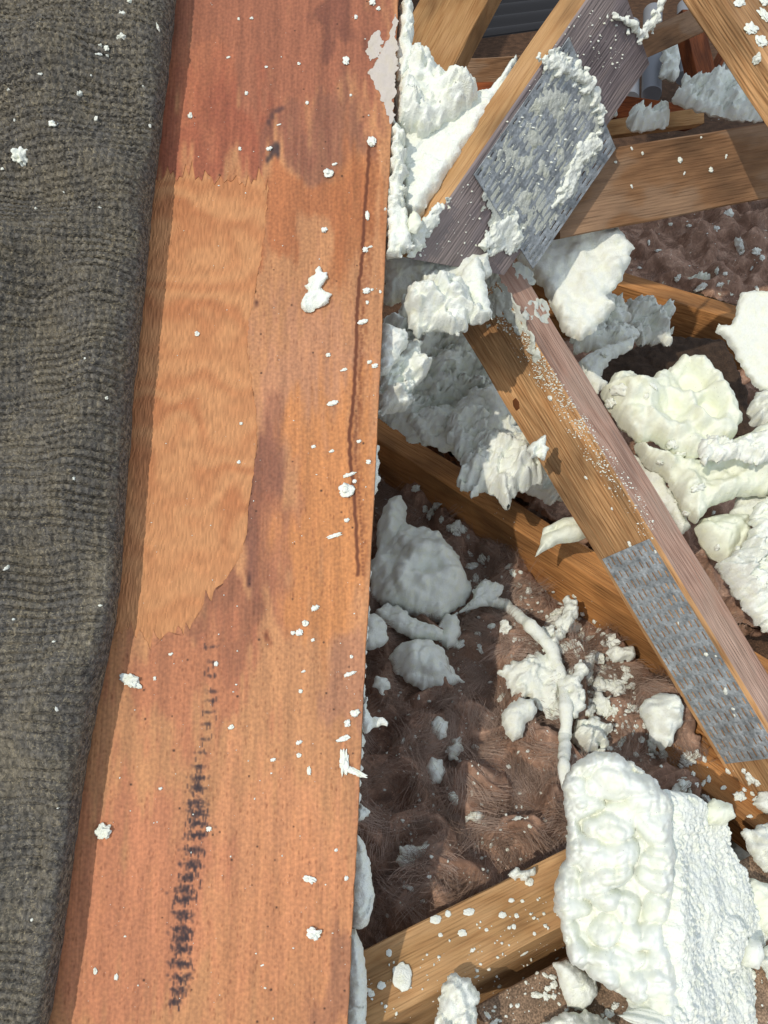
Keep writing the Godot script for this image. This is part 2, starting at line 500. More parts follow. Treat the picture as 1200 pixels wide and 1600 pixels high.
func make_materials() -> void:
	M.wood_normal = bump_tex(noise_bytes(512, 256, 48, 256, 5, 0.2, 4), 512, 256, 5.0)
	M.pine = wood_mat(wood_tex(11, Color8(204, 160, 112), Color8(168, 120, 76), 13))
	M.joist = wood_mat(wood_tex(12, Color8(190, 136, 82), Color8(156, 104, 58), 12))
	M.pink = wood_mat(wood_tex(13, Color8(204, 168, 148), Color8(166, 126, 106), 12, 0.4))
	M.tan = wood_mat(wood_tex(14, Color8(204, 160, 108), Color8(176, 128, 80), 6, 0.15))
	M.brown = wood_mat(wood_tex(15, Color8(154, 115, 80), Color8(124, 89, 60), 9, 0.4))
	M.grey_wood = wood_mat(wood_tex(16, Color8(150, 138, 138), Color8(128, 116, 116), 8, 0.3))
	M.maroon = wood_mat(wood_tex(17, Color8(150, 84, 46), Color8(104, 54, 30), 9))
	# foam
	var W := 512
	var sp := noise_bytes(W, W, W, W, 21, 0.05, 4, true)
	var fl := noise_bytes(W, W, W, W, 22, 0.012, 3, true)
	var d := PackedByteArray(); d.resize(W * W * 3)
	for i in W * W:
		var k := 0.985 + (sp[i] - 128) / 128.0 * 0.03
		var yw := clampf((fl[i] - 120) / 90.0, 0.0, 1.0)
		d[i * 3] = clampi(int(232 * k), 0, 255); d[i * 3 + 1] = clampi(int((236 - 1 * yw) * k), 0, 255); d[i * 3 + 2] = clampi(int((227 - 12 * yw) * k), 0, 255)
	for s in 170:   # specks of dirt
		var x := rng.randi_range(2, W - 4); var y := rng.randi_range(2, W - 4)
		var g := rng.randi_range(70, 150)
		for q in rng.randi_range(1, 4):
			var i := ((y + rng.randi_range(0, 2)) * W + x + rng.randi_range(0, 2)) * 3
			d[i] = g; d[i + 1] = g - 6; d[i + 2] = g - 16
	var ft := tex(d, W, W)
	var fb := PackedByteArray(); fb.resize(W * W)
	var s2 := noise_bytes(W, W, W, W, 23, 0.11, 3, true)
	var cn := FastNoiseLite.new()
	cn.seed = 24; cn.noise_type = FastNoiseLite.TYPE_CELLULAR; cn.frequency = 0.075; cn.fractal_type = FastNoiseLite.FRACTAL_NONE
	cn.cellular_return_type = FastNoiseLite.RETURN_DISTANCE2_SUB
	var cim := cn.get_seamless_image(W, W); cim.convert(Image.FORMAT_L8)
	var cel := cim.get_data()
	for i in W * W: fb[i] = clampi(int(sp[i] * 0.4 + s2[i] * 0.35 + (255 - cel[i]) * 0.3), 0, 255)
	var fn := bump_tex(fb, W, W, 6.0)
	M.foam = tri(mat(ft, 0.92), 0.07)
	M.foam.normal_enabled = true; M.foam.normal_texture = fn; M.foam.normal_scale = 1.15
	M.foam_skin = tri(mat(ft, 0.36), 0.14)
	M.foam_skin.normal_enabled = true; M.foam_skin.normal_texture = fn; M.foam_skin.normal_scale = 0.16
	M.foam_cream = tri(mat(ft, 0.6, Color(0.99, 0.99, 0.955)), 0.12)
	M.foam_cream.normal_enabled = true; M.foam_cream.normal_texture = fn; M.foam_cream.normal_scale = 0.35
	M.foam_old = tri(mat(ft, 0.95, Color(0.86, 0.86, 0.85)), 0.09)
	M.foam_old.normal_enabled = true; M.foam_old.normal_texture = fn; M.foam_old.normal_scale = 1.0
	for k in ["foam", "foam_skin", "foam_cream", "foam_old"]:
		M[k].subsurf_scatter_enabled = false
	# mineral wool
	var w1 := noise_bytes(W, W, W, W, 31, 0.012, 5, true)
	var w2 := noise_bytes(W, W, W, W, 32, 0.06, 4, true)
	for i in W * W:
		var t := clampf((w1[i] - 90) / 90.0, 0.0, 1.0)
		var k := 0.92 + (w2[i] - 128) / 128.0 * 0.15
		d[i * 3] = clampi(int(lerpf(140, 186, t) * k), 0, 255); d[i * 3 + 1] = clampi(int(lerpf(110, 152, t) * k), 0, 255); d[i * 3 + 2] = clampi(int(lerpf(92, 130, t) * k), 0, 255)
	var wb := PackedByteArray(); wb.resize(W * W); wb.fill(110)
	for q in 15000:
		var x := rng.randf() * W; var y := rng.randf() * W
		var br := rng.randf_range(-0.17, 0.2)
		for g in rng.randi_range(12, 46):
			var xi := posmod(int(x), W); var yi := posmod(int(y), W)
			var i := yi * W + xi
			var an := (w1[i] - 128) * 0.075 + 0.5
			for c in 3: d[i * 3 + c] = clampi(int(d[i * 3 + c] * (1.0 + br * 0.75)), 20, 235)
			wb[i] = clampi(int(wb[i] + br * 170.0), 0, 255)
			x += cos(an); y += sin(an)
	M.wool = tri(mat(tex(d, W, W), 1.0), 0.2)
	M.wool.normal_enabled = true; M.wool.normal_texture = bump_tex(wb, W, W, 3.0); M.wool.normal_scale = 0.7
	M.film = tri(mat(ft, 0.7, Color(0.84, 0.79, 0.78)), 0.09)
	M.knot = mat(null, 0.7, Color8(104, 62, 34))
	M.strand = mat(null, 1.0)
	M.strand.vertex_color_use_as_albedo = true
	# woven underlay
	for i in W * W:
		var k := 0.8 + (w2[i] - 128) / 128.0 * 0.5
		var t := clampf((w1[i] - 100) / 70.0, 0.0, 1.0)
		d[i * 3] = clampi(int(lerpf(108, 126, t) * k), 0, 255); d[i * 3 + 1] = clampi(int(lerpf(105, 119, t) * k), 0, 255); d[i * 3 + 2] = clampi(int(lerpf(99, 104, t) * k), 0, 255)
	var cols := [Color8(152, 140, 112), Color8(136, 128, 110), Color8(66, 64, 62), Color8(58, 58, 58), Color8(126, 121, 112), Color8(186, 174, 142)]
	for s in 9000:
		var x := float(rng.randi_range(0, W - 1)); var y := float(rng.randi_range(0, W - 1))
		var a := rng.randf() * TAU
		var c: Color = cols[[0, 1, 1, 2, 2, 3, 4, 0, 5][rng.randi_range(0, 8)]]
		for q in rng.randi_range(3, 8):
			var i := (posmod(int(y), W) * W + posmod(int(x), W)) * 3
			d[i] = c.r8; d[i + 1] = c.g8; d[i + 2] = c.b8
			x += cos(a); y += sin(a); a += rng.randf_range(-0.5, 0.5)
	M.felt = tri(mat(tex(d, W, W), 0.95), 0.17)
	M.felt.normal_enabled = true; M.felt.normal_texture = bump_tex(noise_bytes(W, W, W, W, 34, 0.12, 4, true), W, W, 10.0); M.felt.normal_scale = 0.6
	# galvanised steel
	for i in W * W:
		var t := clampf((w2[i] - 100) / 60.0, 0.0, 1.0)
		var k := 0.88 + (w1[i] - 128) / 128.0 * 0.25
		d[i * 3] = clampi(int(lerpf(158, 194, t) * k), 0, 255); d[i * 3 + 1] = clampi(int(lerpf(166, 201, t) * k), 0, 255); d[i * 3 + 2] = clampi(int(lerpf(170, 205, t) * k), 0, 255)
	M.steel = tri(mat(tex(d, W, W), 0.5), 0.1)
	M.steel.metallic = 0.25
	# gritty boards
	for i in W * W:
		var k := 0.9 + (s2[i] - 128) / 128.0 * 0.35 + (w1[i] - 128) / 128.0 * 0.2
		d[i * 3] = clampi(int(150 * k), 0, 255); d[i * 3 + 1] = clampi(int(126 * k), 0, 255); d[i * 3 + 2] = clampi(int(104 * k), 0, 255)
	M.board = tri(mat(tex(d, W, W), 0.95), 0.12)
	M.dark_felt = tri(mat(M.board.albedo_texture, 0.9, Color(0.5, 0.48, 0.47)), 0.1)
	M.ceiling = tri(mat(M.board.albedo_texture, 0.95, Color(0.62, 0.56, 0.52)), 0.2)
	M.dark_sheet = mat(null, 0.55, Color8(46, 46, 48))
	M.pipe = mat(null, 0.5, Color8(128, 132, 138))
	M.wall = mat(null, 0.95, Color8(176, 168, 158))

# plywood faces, painted in deck metres: x -0.33..0.05, y -0.46..0.46
const PX0 := -0.33
const PX1 := 0.05
const PY0 := -0.47
const PY1 := 0.47
func plywood_textures() -> void:
	var W := 544; var H := 1344
	var lw := 136; var lh := 336
	# colour patches of the veneer: photo x, y, rx, ry, colour, strength
	var st := [
		[430, 60, 330, 230, Color8(158, 98, 70), 1.0], [330, 190, 170, 110, Color8(156, 88, 62), 0.9], [500, 215, 120, 90, Color8(136, 88, 66), 0.75],
		[470, 330, 150, 70, Color8(172, 104, 64), 0.8], [560, 330, 60, 140, Color8(170, 104, 62), 0.7], [480, 600, 110, 190, Color8(184, 128, 92), 0.8],
		[400, 770, 34, 170, Color8(132, 84, 64), 0.9], [430, 660, 30, 90, Color8(150, 98, 72), 0.7], [355, 960, 70, 70, Color8(144, 90, 64), 0.85], [450, 850, 60, 120, Color8(160, 100, 70), 0.7],
		[290, 1060, 130, 90, Color8(176, 110, 76), 0.8], [520, 800, 90, 260, Color8(196, 128, 76), 0.9], [555, 1090, 70, 80, Color8(168, 116, 86), 0.7],
		[420, 1030, 10, 22, Color8(128, 72, 46), 0.9], [440, 190, 14, 14, Color8(92, 62, 54), 0.8], [412, 268, 12, 18, Color8(74, 58, 54), 0.9], [408, 470, 9, 9, Color8(96, 60, 44), 0.9],
		[360, 1350, 260, 180, Color8(200, 134, 90), 0.7], [500, 1500, 200, 180, Color8(196, 130, 86), 0.7], [200, 1420, 160, 200, Color8(188, 118, 82), 0.7],
		[388, 860, 12, 30, Color8(96, 58, 48), 0.9], [540, 1560, 50, 60, Color8(150, 100, 74), 0.6], [300, 120, 60, 120, Color8(176, 108, 74), 0.7], [520, 40, 60, 50, Color8(120, 74, 56), 0.7]]
	var sl := []
	for s in st:
		var c := deck_xy(s[0], s[1]); var k := 0.62 / FPX
		sl.append([c, s[2] * k, s[3] * k, s[4], s[5]])
	var im := Image.create(lw, lh, false, Image.FORMAT_RGB8)
	for j in lh:
		for i in lw:
			var p := Vector2(lerpf(PX0, PX1, (i + 0.5) / lw), lerpf(PY1, PY0, (j + 0.5) / lh))
			var wq := p + Vector2(nz.get_noise_2d(p.x * 900, p.y * 300), nz.get_noise_2d(p.x * 900 + 300, p.y * 300)) * Vector2(0.012, 0.035)
			var c := Color8(188, 130, 86)
			for s in sl:
				var dv := (wq - (s[0] as Vector2)) / Vector2(s[1], s[2])
				var q := dv.length() + 0.36 * nfr.get_noise_2d(p.x * 1100 + 50, p.y * 260) + 0.2 * nz.get_noise_2d(p.x * 6000, p.y * 500)
				if q < 1.0: c = c.lerp(s[3], smoothstep(1.0, 0.55, q) * (s[4] as float))
			im.set_pixel(i, j, Color(c.r * 0.96, c.g * 0.985, c.b * 1.05))
	im.resize(W, H, Image.INTERPOLATE_CUBIC)
	var base := im.get_data()
	var fine := noise_bytes(W, H, W, 130, 41, 0.25, 4)
	var mid := noise_bytes(W, H, W, 90, 42, 0.05, 3)
	var spk := noise_bytes(W, H, W, H, 43, 0.2, 3)
	var d := PackedByteArray(); d.resize(W * H * 3)
	for i in W * H:
		var k := 1.0 + (fine[i] - 128) / 128.0 * 0.075 + (mid[i] - 128) / 128.0 * 0.09 + (spk[i] - 128) / 128.0 * 0.12
		d[i * 3] = clampi(int(base[i * 3] * k), 0, 255)
		d[i * 3 + 1] = clampi(int(base[i * 3 + 1] * k), 0, 255)
		d[i * 3 + 2] = clampi(int(base[i * 3 + 2] * (k * 0.9 + 0.08)), 0, 255)
	var dot := func(px: float, py: float, r: float, c: Color, a: float) -> void:
		var q := deck_xy(px, py)
		var x := (q.x - PX0) / (PX1 - PX0) * W; var y := (PY1 - q.y) / (PY1 - PY0) * H
		for yy in range(int(y - r) - 1, int(y + r) + 2):
			for xx in range(int(x - r) - 1, int(x + r) + 2):
				if xx < 0 or yy < 0 or xx >= W or yy >= H: continue
				var e := 1.0 - Vector2(xx - x, yy - y).length() / (r + 0.5)
				if e <= 0.0: continue
				var t := minf(1.0, e * 1.6) * a
				var i := (yy * W + xx) * 3
				d[i] = int(lerpf(d[i], c.r8, t)); d[i + 1] = int(lerpf(d[i + 1], c.g8, t)); d[i + 2] = int(lerpf(d[i + 2], c.b8, t))
	# pores of the veneer
	for s in 3000:
		var x := rng.randf_range(60, 640); var y := rng.randf_range(-40, 1640)
		for q in rng.randi_range(2, 5): dot.call(x - q * 0.08, y + q * 1.3, 0.6, Color8(112, 66, 44), 0.22)
	# dark resin line near the right edge
	var ln := [[577, 215], [575, 260], [571, 310], [567, 360], [566, 400], [561, 440], [557, 480], [556, 530], [554, 580], [551, 630], [545, 675], [547, 720], [552, 770], [556, 830], [559, 900]]
	for k in ln.size() - 1:
		for s in 46:
			var t := s / 46.0
			var x := lerpf(ln[k][0], ln[k + 1][0], t) + 2.5 * nfr.get_noise_1d((k + t) * 60.0); var y := lerpf(ln[k][1], ln[k + 1][1], t)
			dot.call(x, y, 1.9, Color8(96, 54, 36), 0.5)
			dot.call(x + rng.randf_range(-2, 16), y, 2.4, Color8(122, 72, 46), 0.2)
			if s % 4 == 0 and k > 5: dot.call(x + 9 + 4 * nfr.get_noise_1d(k * 9 + t * 30.0), y, 1.4, Color8(104, 60, 40), 0.5)
	# black ink-like stains in short dashes
	var y0 := 1010.0
	while y0 < 1585.0:
		var t := (y0 - 1010.0) / 575.0
		var x0 := lerpf(334, 272, t) + 4.0 * sin(y0 * 0.03)
		var big := clampf((y0 - 1180.0) / 60.0, 0.0, 1.0) * clampf((1610.0 - y0) / 90.0, 0.2, 1.0)
		var wd := lerpf(12.0, 19.0, big)
		for s in int(lerpf(16, 60, big)):
			var g := rng.randfn(0.0, 0.42)
			dot.call(x0 + g * wd, y0 + rng.randfn(0.0, lerpf(1.3, 3.8, big)), rng.randf_range(0.7, 2.0), Color8(46, 38, 44), lerpf(0.2, 0.34, big))
		for s in int(lerpf(2, 9, big)):
			var xx := x0 + rng.randf_range(-wd, wd)
			var yy := y0 + rng.randf_range(-9, 9)
			for q in 5: dot.call(xx, yy + q * 1.6, 0.6, Color8(50, 40, 44), 0.5)
		y0 += rng.randf_range(14, 25)
	for s in 90: dot.call(rng.randf_range(200, 590), rng.randf_range(0, 1600), rng.randf_range(0.5, 1.3), Color8(44, 30, 24), 0.8)
	M.veneer = mat(tex(d, W, H), 0.62)
	M.veneer.normal_enabled = true; M.veneer.normal_texture = bump_tex(noise_bytes(W, H, W, 70, 44, 0.25, 3), W, H, 3.0); M.veneer.normal_scale = 0.14
	# inner ply laid open by the torn veneer: paler, wavy fibres
	var a1 := noise_bytes(W, H, 68, 168, 45, 0.06, 3)
	var fb := noise_bytes(W, H, W, 190, 46, 0.42, 3)
	var im2 := Image.create_from_data(W, H, false, Image.FORMAT_L8, fb)
	var e2 := PackedByteArray(); e2.resize(W * H * 3)
	var hb := PackedByteArray(); hb.resize(W * H)
	for j in H:
		for i in W:
			var k := j * W + i
			var band := 0.5 + 0.5 * sin(j * 0.11 + (a1[k] - 128) * 0.055)
			# fibres shear with the band, as curly figure does
			var sx := posmod(i + int((a1[k] - 128) * 0.035 + j * 0.13), W)
			var f := fb[j * W + sx]
			hb[k] = f
			var q := 0.96 + (f - 128) / 128.0 * 0.17
			var c := Color8(197, 141, 96).lerp(Color8(174, 111, 72), clampf(0.6 * band * (a1[k] / 160.0), 0.0, 1.0))
			e2[k * 3] = clampi(int(c.r8 * q), 0, 255); e2[k * 3 + 1] = clampi(int(c.g8 * q), 0, 255); e2[k * 3 + 2] = clampi(int(c.b8 * q), 0, 255)
	M.inner = mat(tex(e2, W, H), 0.75)
	M.inner.normal_enabled = true; M.inner.normal_texture = bump_tex(hb, W, H, 4.0); M.inner.normal_scale = 0.28
	M.ply_edge = mat(null, 0.85, Color8(150, 104, 72))

func ply_uv(q: Vector2) -> Vector2:
	return Vector2((q.x - PX0) / (PX1 - PX0), (PY1 - q.y) / (PY1 - PY0))
# flat sheet with an outline in deck metres
func sheet_mesh(poly: PackedVector2Array, top: float, th: float) -> ArrayMesh:
	var v := PackedVector3Array(); var uv := PackedVector2Array(); var idx := PackedInt32Array()
	for q in poly:
		v.append(cr * q.x + deck_y * q.y + deck_n * top); uv.append(ply_uv(q))
	var tr := Geometry2D.triangulate_polygon(poly)
	for i in range(0, tr.size(), 3):
		var a := tr[i]; var b := tr[i + 1]; var c := tr[i + 2]
		if (poly[b] - poly[a]).cross(poly[c] - poly[a]) > 0.0: idx.append_array([a, c, b])
		else: idx.append_array([a, b, c])
	var n0 := v.size()
	for k in poly.size():
		var q := poly[k]; var q2 := poly[(k + 1) % poly.size()]
		var b0 := v.size()
		for e in [[q, 0.0], [q2, 0.0], [q2, th], [q, th]]:
			var qq: Vector2 = e[0]
			v.append(cr * qq.x + deck_y * qq.y + deck_n * (top - (e[1] as float))); uv.append(ply_uv(qq))
		idx.append_array([b0, b0 + 1, b0 + 2, b0, b0 + 2, b0 + 3])
	var nb := v.size()
	for k in n0:
		v.append(v[k] - deck_n * th); uv.append(uv[k])
	var ti := tr.size()
	for i in range(0, ti, 3): idx.append_array([nb + idx[i], nb + idx[i + 2], nb + idx[i + 1]])
	return mesh_from(v, idx, uv)

const EDGE := [[628, -120], [622, 0], [617, 110], [612, 200], [607, 300], [601, 420], [591, 640], [585, 770], [578, 900], [571, 1030], [565, 1150], [559, 1280], [553, 1400], [543, 1600], [537, 1720]]
const FELT := [[286, -130], [282, 0], [278, 60], [270, 130], [258, 230], [246, 330], [238, 420], [228, 520], [217, 620], [212, 700], [204, 800], [198, 900], [188, 980], [175, 1040], [160, 1110], [145, 1190], [132, 1280], [122, 1360], [110, 1450], [98, 1530], [85, 1600], [70, 1700]]
func poly_x(p: Array, y: float) -> float:
	for k in p.size() - 1:
		if y <= p[k + 1][1]: return lerpf(p[k][0], p[k + 1][0], (y - p[k][1]) / float(p[k + 1][1] - p[k][1]))
	return p[-1][0]

func felt_mesh() -> ArrayMesh:
	var v := PackedVector3Array(); var idx := PackedInt32Array()
	var ys := []
	var y := -110.0
	while y <= 1700.0:
		ys.append(y); y += 1.75
	var cols := 132
	var lip := 7            # curled under edge
	var nc := cols + lip
	for yy in ys:
		var ex := poly_x(FELT, yy) + 2.0 * nfr.get_noise_1d(yy * 0.4)
		for i in nc:
			var s := 0.0            # distance in from the outermost line, pixels
			var hh := 0.0
			var x := ex
			var wv := 0.0
			if i < lip:
				var a := lerpf(-PI * 0.5, 0.0, float(i) / lip)
				x = ex - (1.0 - cos(a)) * 13.0
				hh = 0.019 + 0.0185 * sin(a)
			else:
				s = (i - lip) * 2.7
				x = ex - s
				var e := clampf(s / 26.0, 0.0, 1.0)
				hh = 0.019 + 0.0185 * sqrt(1.0 - (1.0 - e) * (1.0 - e))
				hh -= 0.004 * smoothstep(20.0, 190.0, s)
				wv = clampf(s / 12.0, 0.25, 1.0)
			var p := deck(x, yy)
			var q := p - deck_p
			var mx := q.x * 1000.0; var my := q.dot(deck_y) * 1000.0
			if i >= lip:
				hh += 0.016 * nz.get_noise_2d(mx * 0.28 + my * 0.12, my * 0.22 - mx * 0.1) * clampf(s / 40.0, 0.0, 1.0)
				hh += 0.015 * exp(-pow((my - 215.0 - (mx + 230.0) * 0.45) / 22.0, 2.0)) * clampf(s / 60.0, 0.0, 1.0)
				hh += 0.012 * exp(-pow((my - 330.0 + (mx + 200.0) * 0.5) / 26.0, 2.0)) * clampf(s / 60.0, 0.0, 1.0)
			# woven ribs: wavering weft grooves and finer warp grooves
			var ph := (my + 3.2 * nz.get_noise_2d(mx * 0.45, my * 0.3) + 1.5 * nfr.get_noise_2d(mx * 0.5, my * 0.9 + 80.0)) / 6.0
			var fr := absf(ph - floor(ph) - 0.5) * 2.0
			var ph2 := (mx + 1.0 * nz.get_noise_2d(mx * 0.4 + 99.0, my * 0.5)) / 5.2
			var fr2 := absf(ph2 - floor(ph2) - 0.5) * 2.0
			var row := 0.35 + 0.65 * clampf(0.5 + 1.4 * nz.get_noise_2d(mx * 0.35 + 700.0, floor(ph) * 31.0), 0.0, 1.0)
			wv *= lerpf(0.5, 1.0, smoothstep(-170.0, 120.0, my + 120.0 * nz.get_noise_2d(mx * 0.2, my * 0.2)))
			hh -= wv * (0.0050 * row * smoothstep(0.58, 0.92, fr) + 0.0022 * smoothstep(0.55, 0.95, fr2))
			hh += wv * 0.0008 * nfr.get_noise_2d(mx * 6.0, my * 6.0)
			v.append(p + deck_n * maxf(hh, 0.0003) - deck_p)
	for j in ys.size() - 1:
		for i in nc - 1:
			var a := j * nc + i; var b := a + 1; var c := a + nc; var dd := c + 1
			idx.append_array([a, b, c, b, dd, c])
	return mesh_from(v, idx)

func scatter_dust(label: String, pts: Array, count: int, rmin: float, rmax: float, power := 1.0, kinds := []) -> void:
	# fine specks on what the outline covers
	var poly := PackedVector2Array()
	var lo := Vector2(1e9, 1e9); var hi := -lo
	for i in range(0, pts.size(), 2):
		var q := Vector2(pts[i], pts[i + 1]); poly.append(q); lo = lo.min(q); hi = hi.max(q)
	var xs: Array[Transform3D] = []
	for k in count:
		var p := Vector2(rng.randf_range(lo.x, hi.x), rng.randf_range(lo.y, hi.y))
		if not Geometry2D.is_point_in_polygon(p, poly): continue
		var clump := nz.get_noise_2d(p.x * 0.5, p.y * 0.5)
		if clump < rng.randf_range(-0.7, 0.35): continue
		var h := hit(p.x, p.y)
		if h.is_empty() or (kinds.size() > 0 and not kinds.has(h["kind"])): continue
		var r := rmin + (rmax - rmin) * pow(rng.randf(), 2.5 * power)
		xs.append(Transform3D(Basis.from_euler(Vector3(rng.randf() * TAU, rng.randf() * TAU, rng.randf() * TAU)).scaled(Vector3(r * rng.randf_range(0.6, 1.5), r * rng.randf_range(0.5, 1.0), r)), h["pos"] + h["n"] * r * 0.35))
	var mm := MultiMesh.new()
	mm.transform_format = MultiMesh.TRANSFORM_3D
	mm.mesh = M.speck
	mm.instance_count = xs.size()
	for i in xs.size(): mm.set_instance_transform(i, xs[i])
	var o := MultiMeshInstance3D.new()
	o.multimesh = mm
	o.material_override = M.foam
	o.name = numbered("foam_dust")
	add_child(o)
	tag(o, label, "foam dust", "", "stuff")

var crumbs := 0
func crumb(x: float, y: float, wpx: float, hpx: float, rot := 0.0, label := "", group := "", flat := 0.55, big := false, rnd := false) -> void:
	var h := hit(x, y)
	if h.is_empty(): return
	var k: String = h["kind"]
	if label == "":
		var names := {"deck": "small white foam crumb lying on the bare plywood", "felt": "tiny white foam crumb caught on the dark woven underlay", "wool": "white foam crumb scattered on the brown mineral wool", "timber": "small white foam crumb resting on a roof timber", "board": "white foam crumb on the gritty board at the bottom", "foam": "small foam crumb lying against larger broken foam", "plate": "small foam crumb stuck on a nail plate"}
		label = names.get(k, "small white foam crumb among the debris")
		if k == "deck":
			label += " near its right edge" if x > 535.0 else (" above the torn veneer" if y < 280.0 else (" beside the torn veneer" if y < 900.0 else " around the black dash stains"))
		group = label.replace("small ", "").replace("tiny ", "").replace("crumb", "crumbs")
	var m: float = (h["d"] as float) / FPX
	var n: Vector3 = h["n"]
	var ex := (cr * cos(rot) + cu * sin(rot))
	ex = (ex - n * ex.dot(n)).normalized()
	var ez := ex.cross(n)
	var a := wpx * m * 0.5; var b := hpx * m * 0.5
	var c := minf(a, b) * flat
	var arr: Array = M.crumb_big if big else (M.crumb_round if rnd else M.crumb_small)
	var mesh: Mesh = arr[crumbs % arr.size()]
	crumbs += 1
	var o := put("foam_crumb" if not big else "foam_fragment", mesh, M.foam, null, Transform3D(Basis(ex * a, n * c, ez * b), (h["pos"] as Vector3) + n * c * 0.72))
	tag(o, label, "foam", group)

func scatter_crumbs(label: String, pts: Array, count: int, smin: float, smax: float, kinds := []) -> void:
	var poly := PackedVector2Array()
	var lo := Vector2(1e9, 1e9); var hi := -lo
	for i in range(0, pts.size(), 2):
		var q := Vector2(pts[i], pts[i + 1]); poly.append(q); lo = lo.min(q); hi = hi.max(q)
	var done := 0
	for t in count * 6:
		if done >= count: break
		var p := Vector2(rng.randf_range(lo.x, hi.x), rng.randf_range(lo.y, hi.y))
		if not Geometry2D.is_point_in_polygon(p, poly): continue
		if kinds.size() > 0:
			var h := hit(p.x, p.y)
			if h.is_empty() or not kinds.has(h["kind"]): continue
		var s := smin + (smax - smin) * pow(rng.randf(), 2.2)
		crumb(p.x, p.y, s * rng.randf_range(0.9, 1.7), s * rng.randf_range(0.7, 1.1), rng.randf() * TAU, label, label.replace("crumb", "crumbs"))
		done += 1

func wool(label: String, pts: Array, h: float, T: float, cx: float, cy: float, sd: int, strands: int) -> void:
	var P := at(cx, cy, floor_depth(cx, cy, h))
	var m := lump_mesh(pts, P, UP, T, {"kind": "wool", "seed": sd, "jag": 5.0, "w": 0.03, "back": 1.2, "cell": 2.6})
	var root := thing("mineral_wool_quilt", label, "insulation", "brown mineral wool laid between the ceiling joists", P)
	put("quilt", m, M.wool, root)
	reg(m, Transform3D(Basis(), P), "wool")
	# loose fibres standing off the surface
	var ar := m.surface_get_arrays(0)
	var vs: PackedVector3Array = ar[Mesh.ARRAY_VERTEX]; var ns: PackedVector3Array = ar[Mesh.ARRAY_NORMAL]
	var v := PackedVector3Array(); var idx := PackedInt32Array()
	var half := vs.size() / 2
	var cl := PackedColorArray()
	# fibres lie in combed locks that swirl over the folds
	var lock := 0
	var heading := 0.0; var curl := 0.0; var shade := 0.0; var long := 0.02; var home := 0
	for k in strands:
		if lock <= 0:
			lock = rng.randi_range(20, 70)
			home = rng.randi_range(0, half - 1)
			heading = nz.get_noise_2d(vs[home].x * 700.0, vs[home].z * 700.0) * 6.0 + rng.randf_range(-0.5, 0.5)
			curl = rng.randf_range(-0.7, 0.7); shade = rng.randf(); long = rng.randf_range(0.012, 0.034)
		lock -= 1
		var i := clampi(home + rng.randi_range(-3, 3), 0, half - 1)
		var p := vs[i]; var n := ns[i]
		if n.y < 0.0: continue
		p += Vector3(rng.randfn(0, 0.005), 0.0, rng.randfn(0, 0.005))
		var an := heading + rng.randfn(0.0, 0.11)
		var dr := Vector3(cos(an), 0, sin(an))
		dr = (dr - n * dr.dot(n)).normalized()
		var L := long * rng.randf_range(0.6, 1.1)
		var lift := rng.randf_range(0.0, 0.10) * (1.0 if rng.randf() < 0.8 else 2.0)
		var w := n.cross(dr) * rng.randf_range(0.00008, 0.00018)
		var bend := n.cross(dr) * (curl + rng.randf_range(-0.15, 0.15))
		var tone := Color(0.22, 0.15, 0.11).lerp(Color(0.48, 0.36, 0.29), clampf(pow(shade, 1.4) + rng.randf_range(-0.12, 0.12), 0.0, 1.0))
		var b0 := v.size()
		for s in 5:
			var t := s / 4.0
			var q := p + dr * (L * t) + bend * (L * t * t) + n * (0.0004 + L * lift * sin(t * PI * 0.8))
			v.append(q - w); v.append(q + w)
			cl.append(tone); cl.append(tone)
		for s in 4:
			var a := b0 + s * 2
			idx.append_array([a, a + 1, a + 2, a + 1, a + 3, a + 2])
	var fo := put("loose_fibres", mesh_from(v, idx, PackedVector2Array(), cl), M.strand, root)
	fo.set_meta("kind", "stuff")

func box_struct(called: String, c: Vector3, s: Vector3, m, solid := "") -> MeshInstance3D:
	var b := BoxMesh.new(); b.size = s
	var o := put(called, b, m, null, Transform3D(Basis(), c), solid)
	o.set_meta("kind", "structure")
	return o

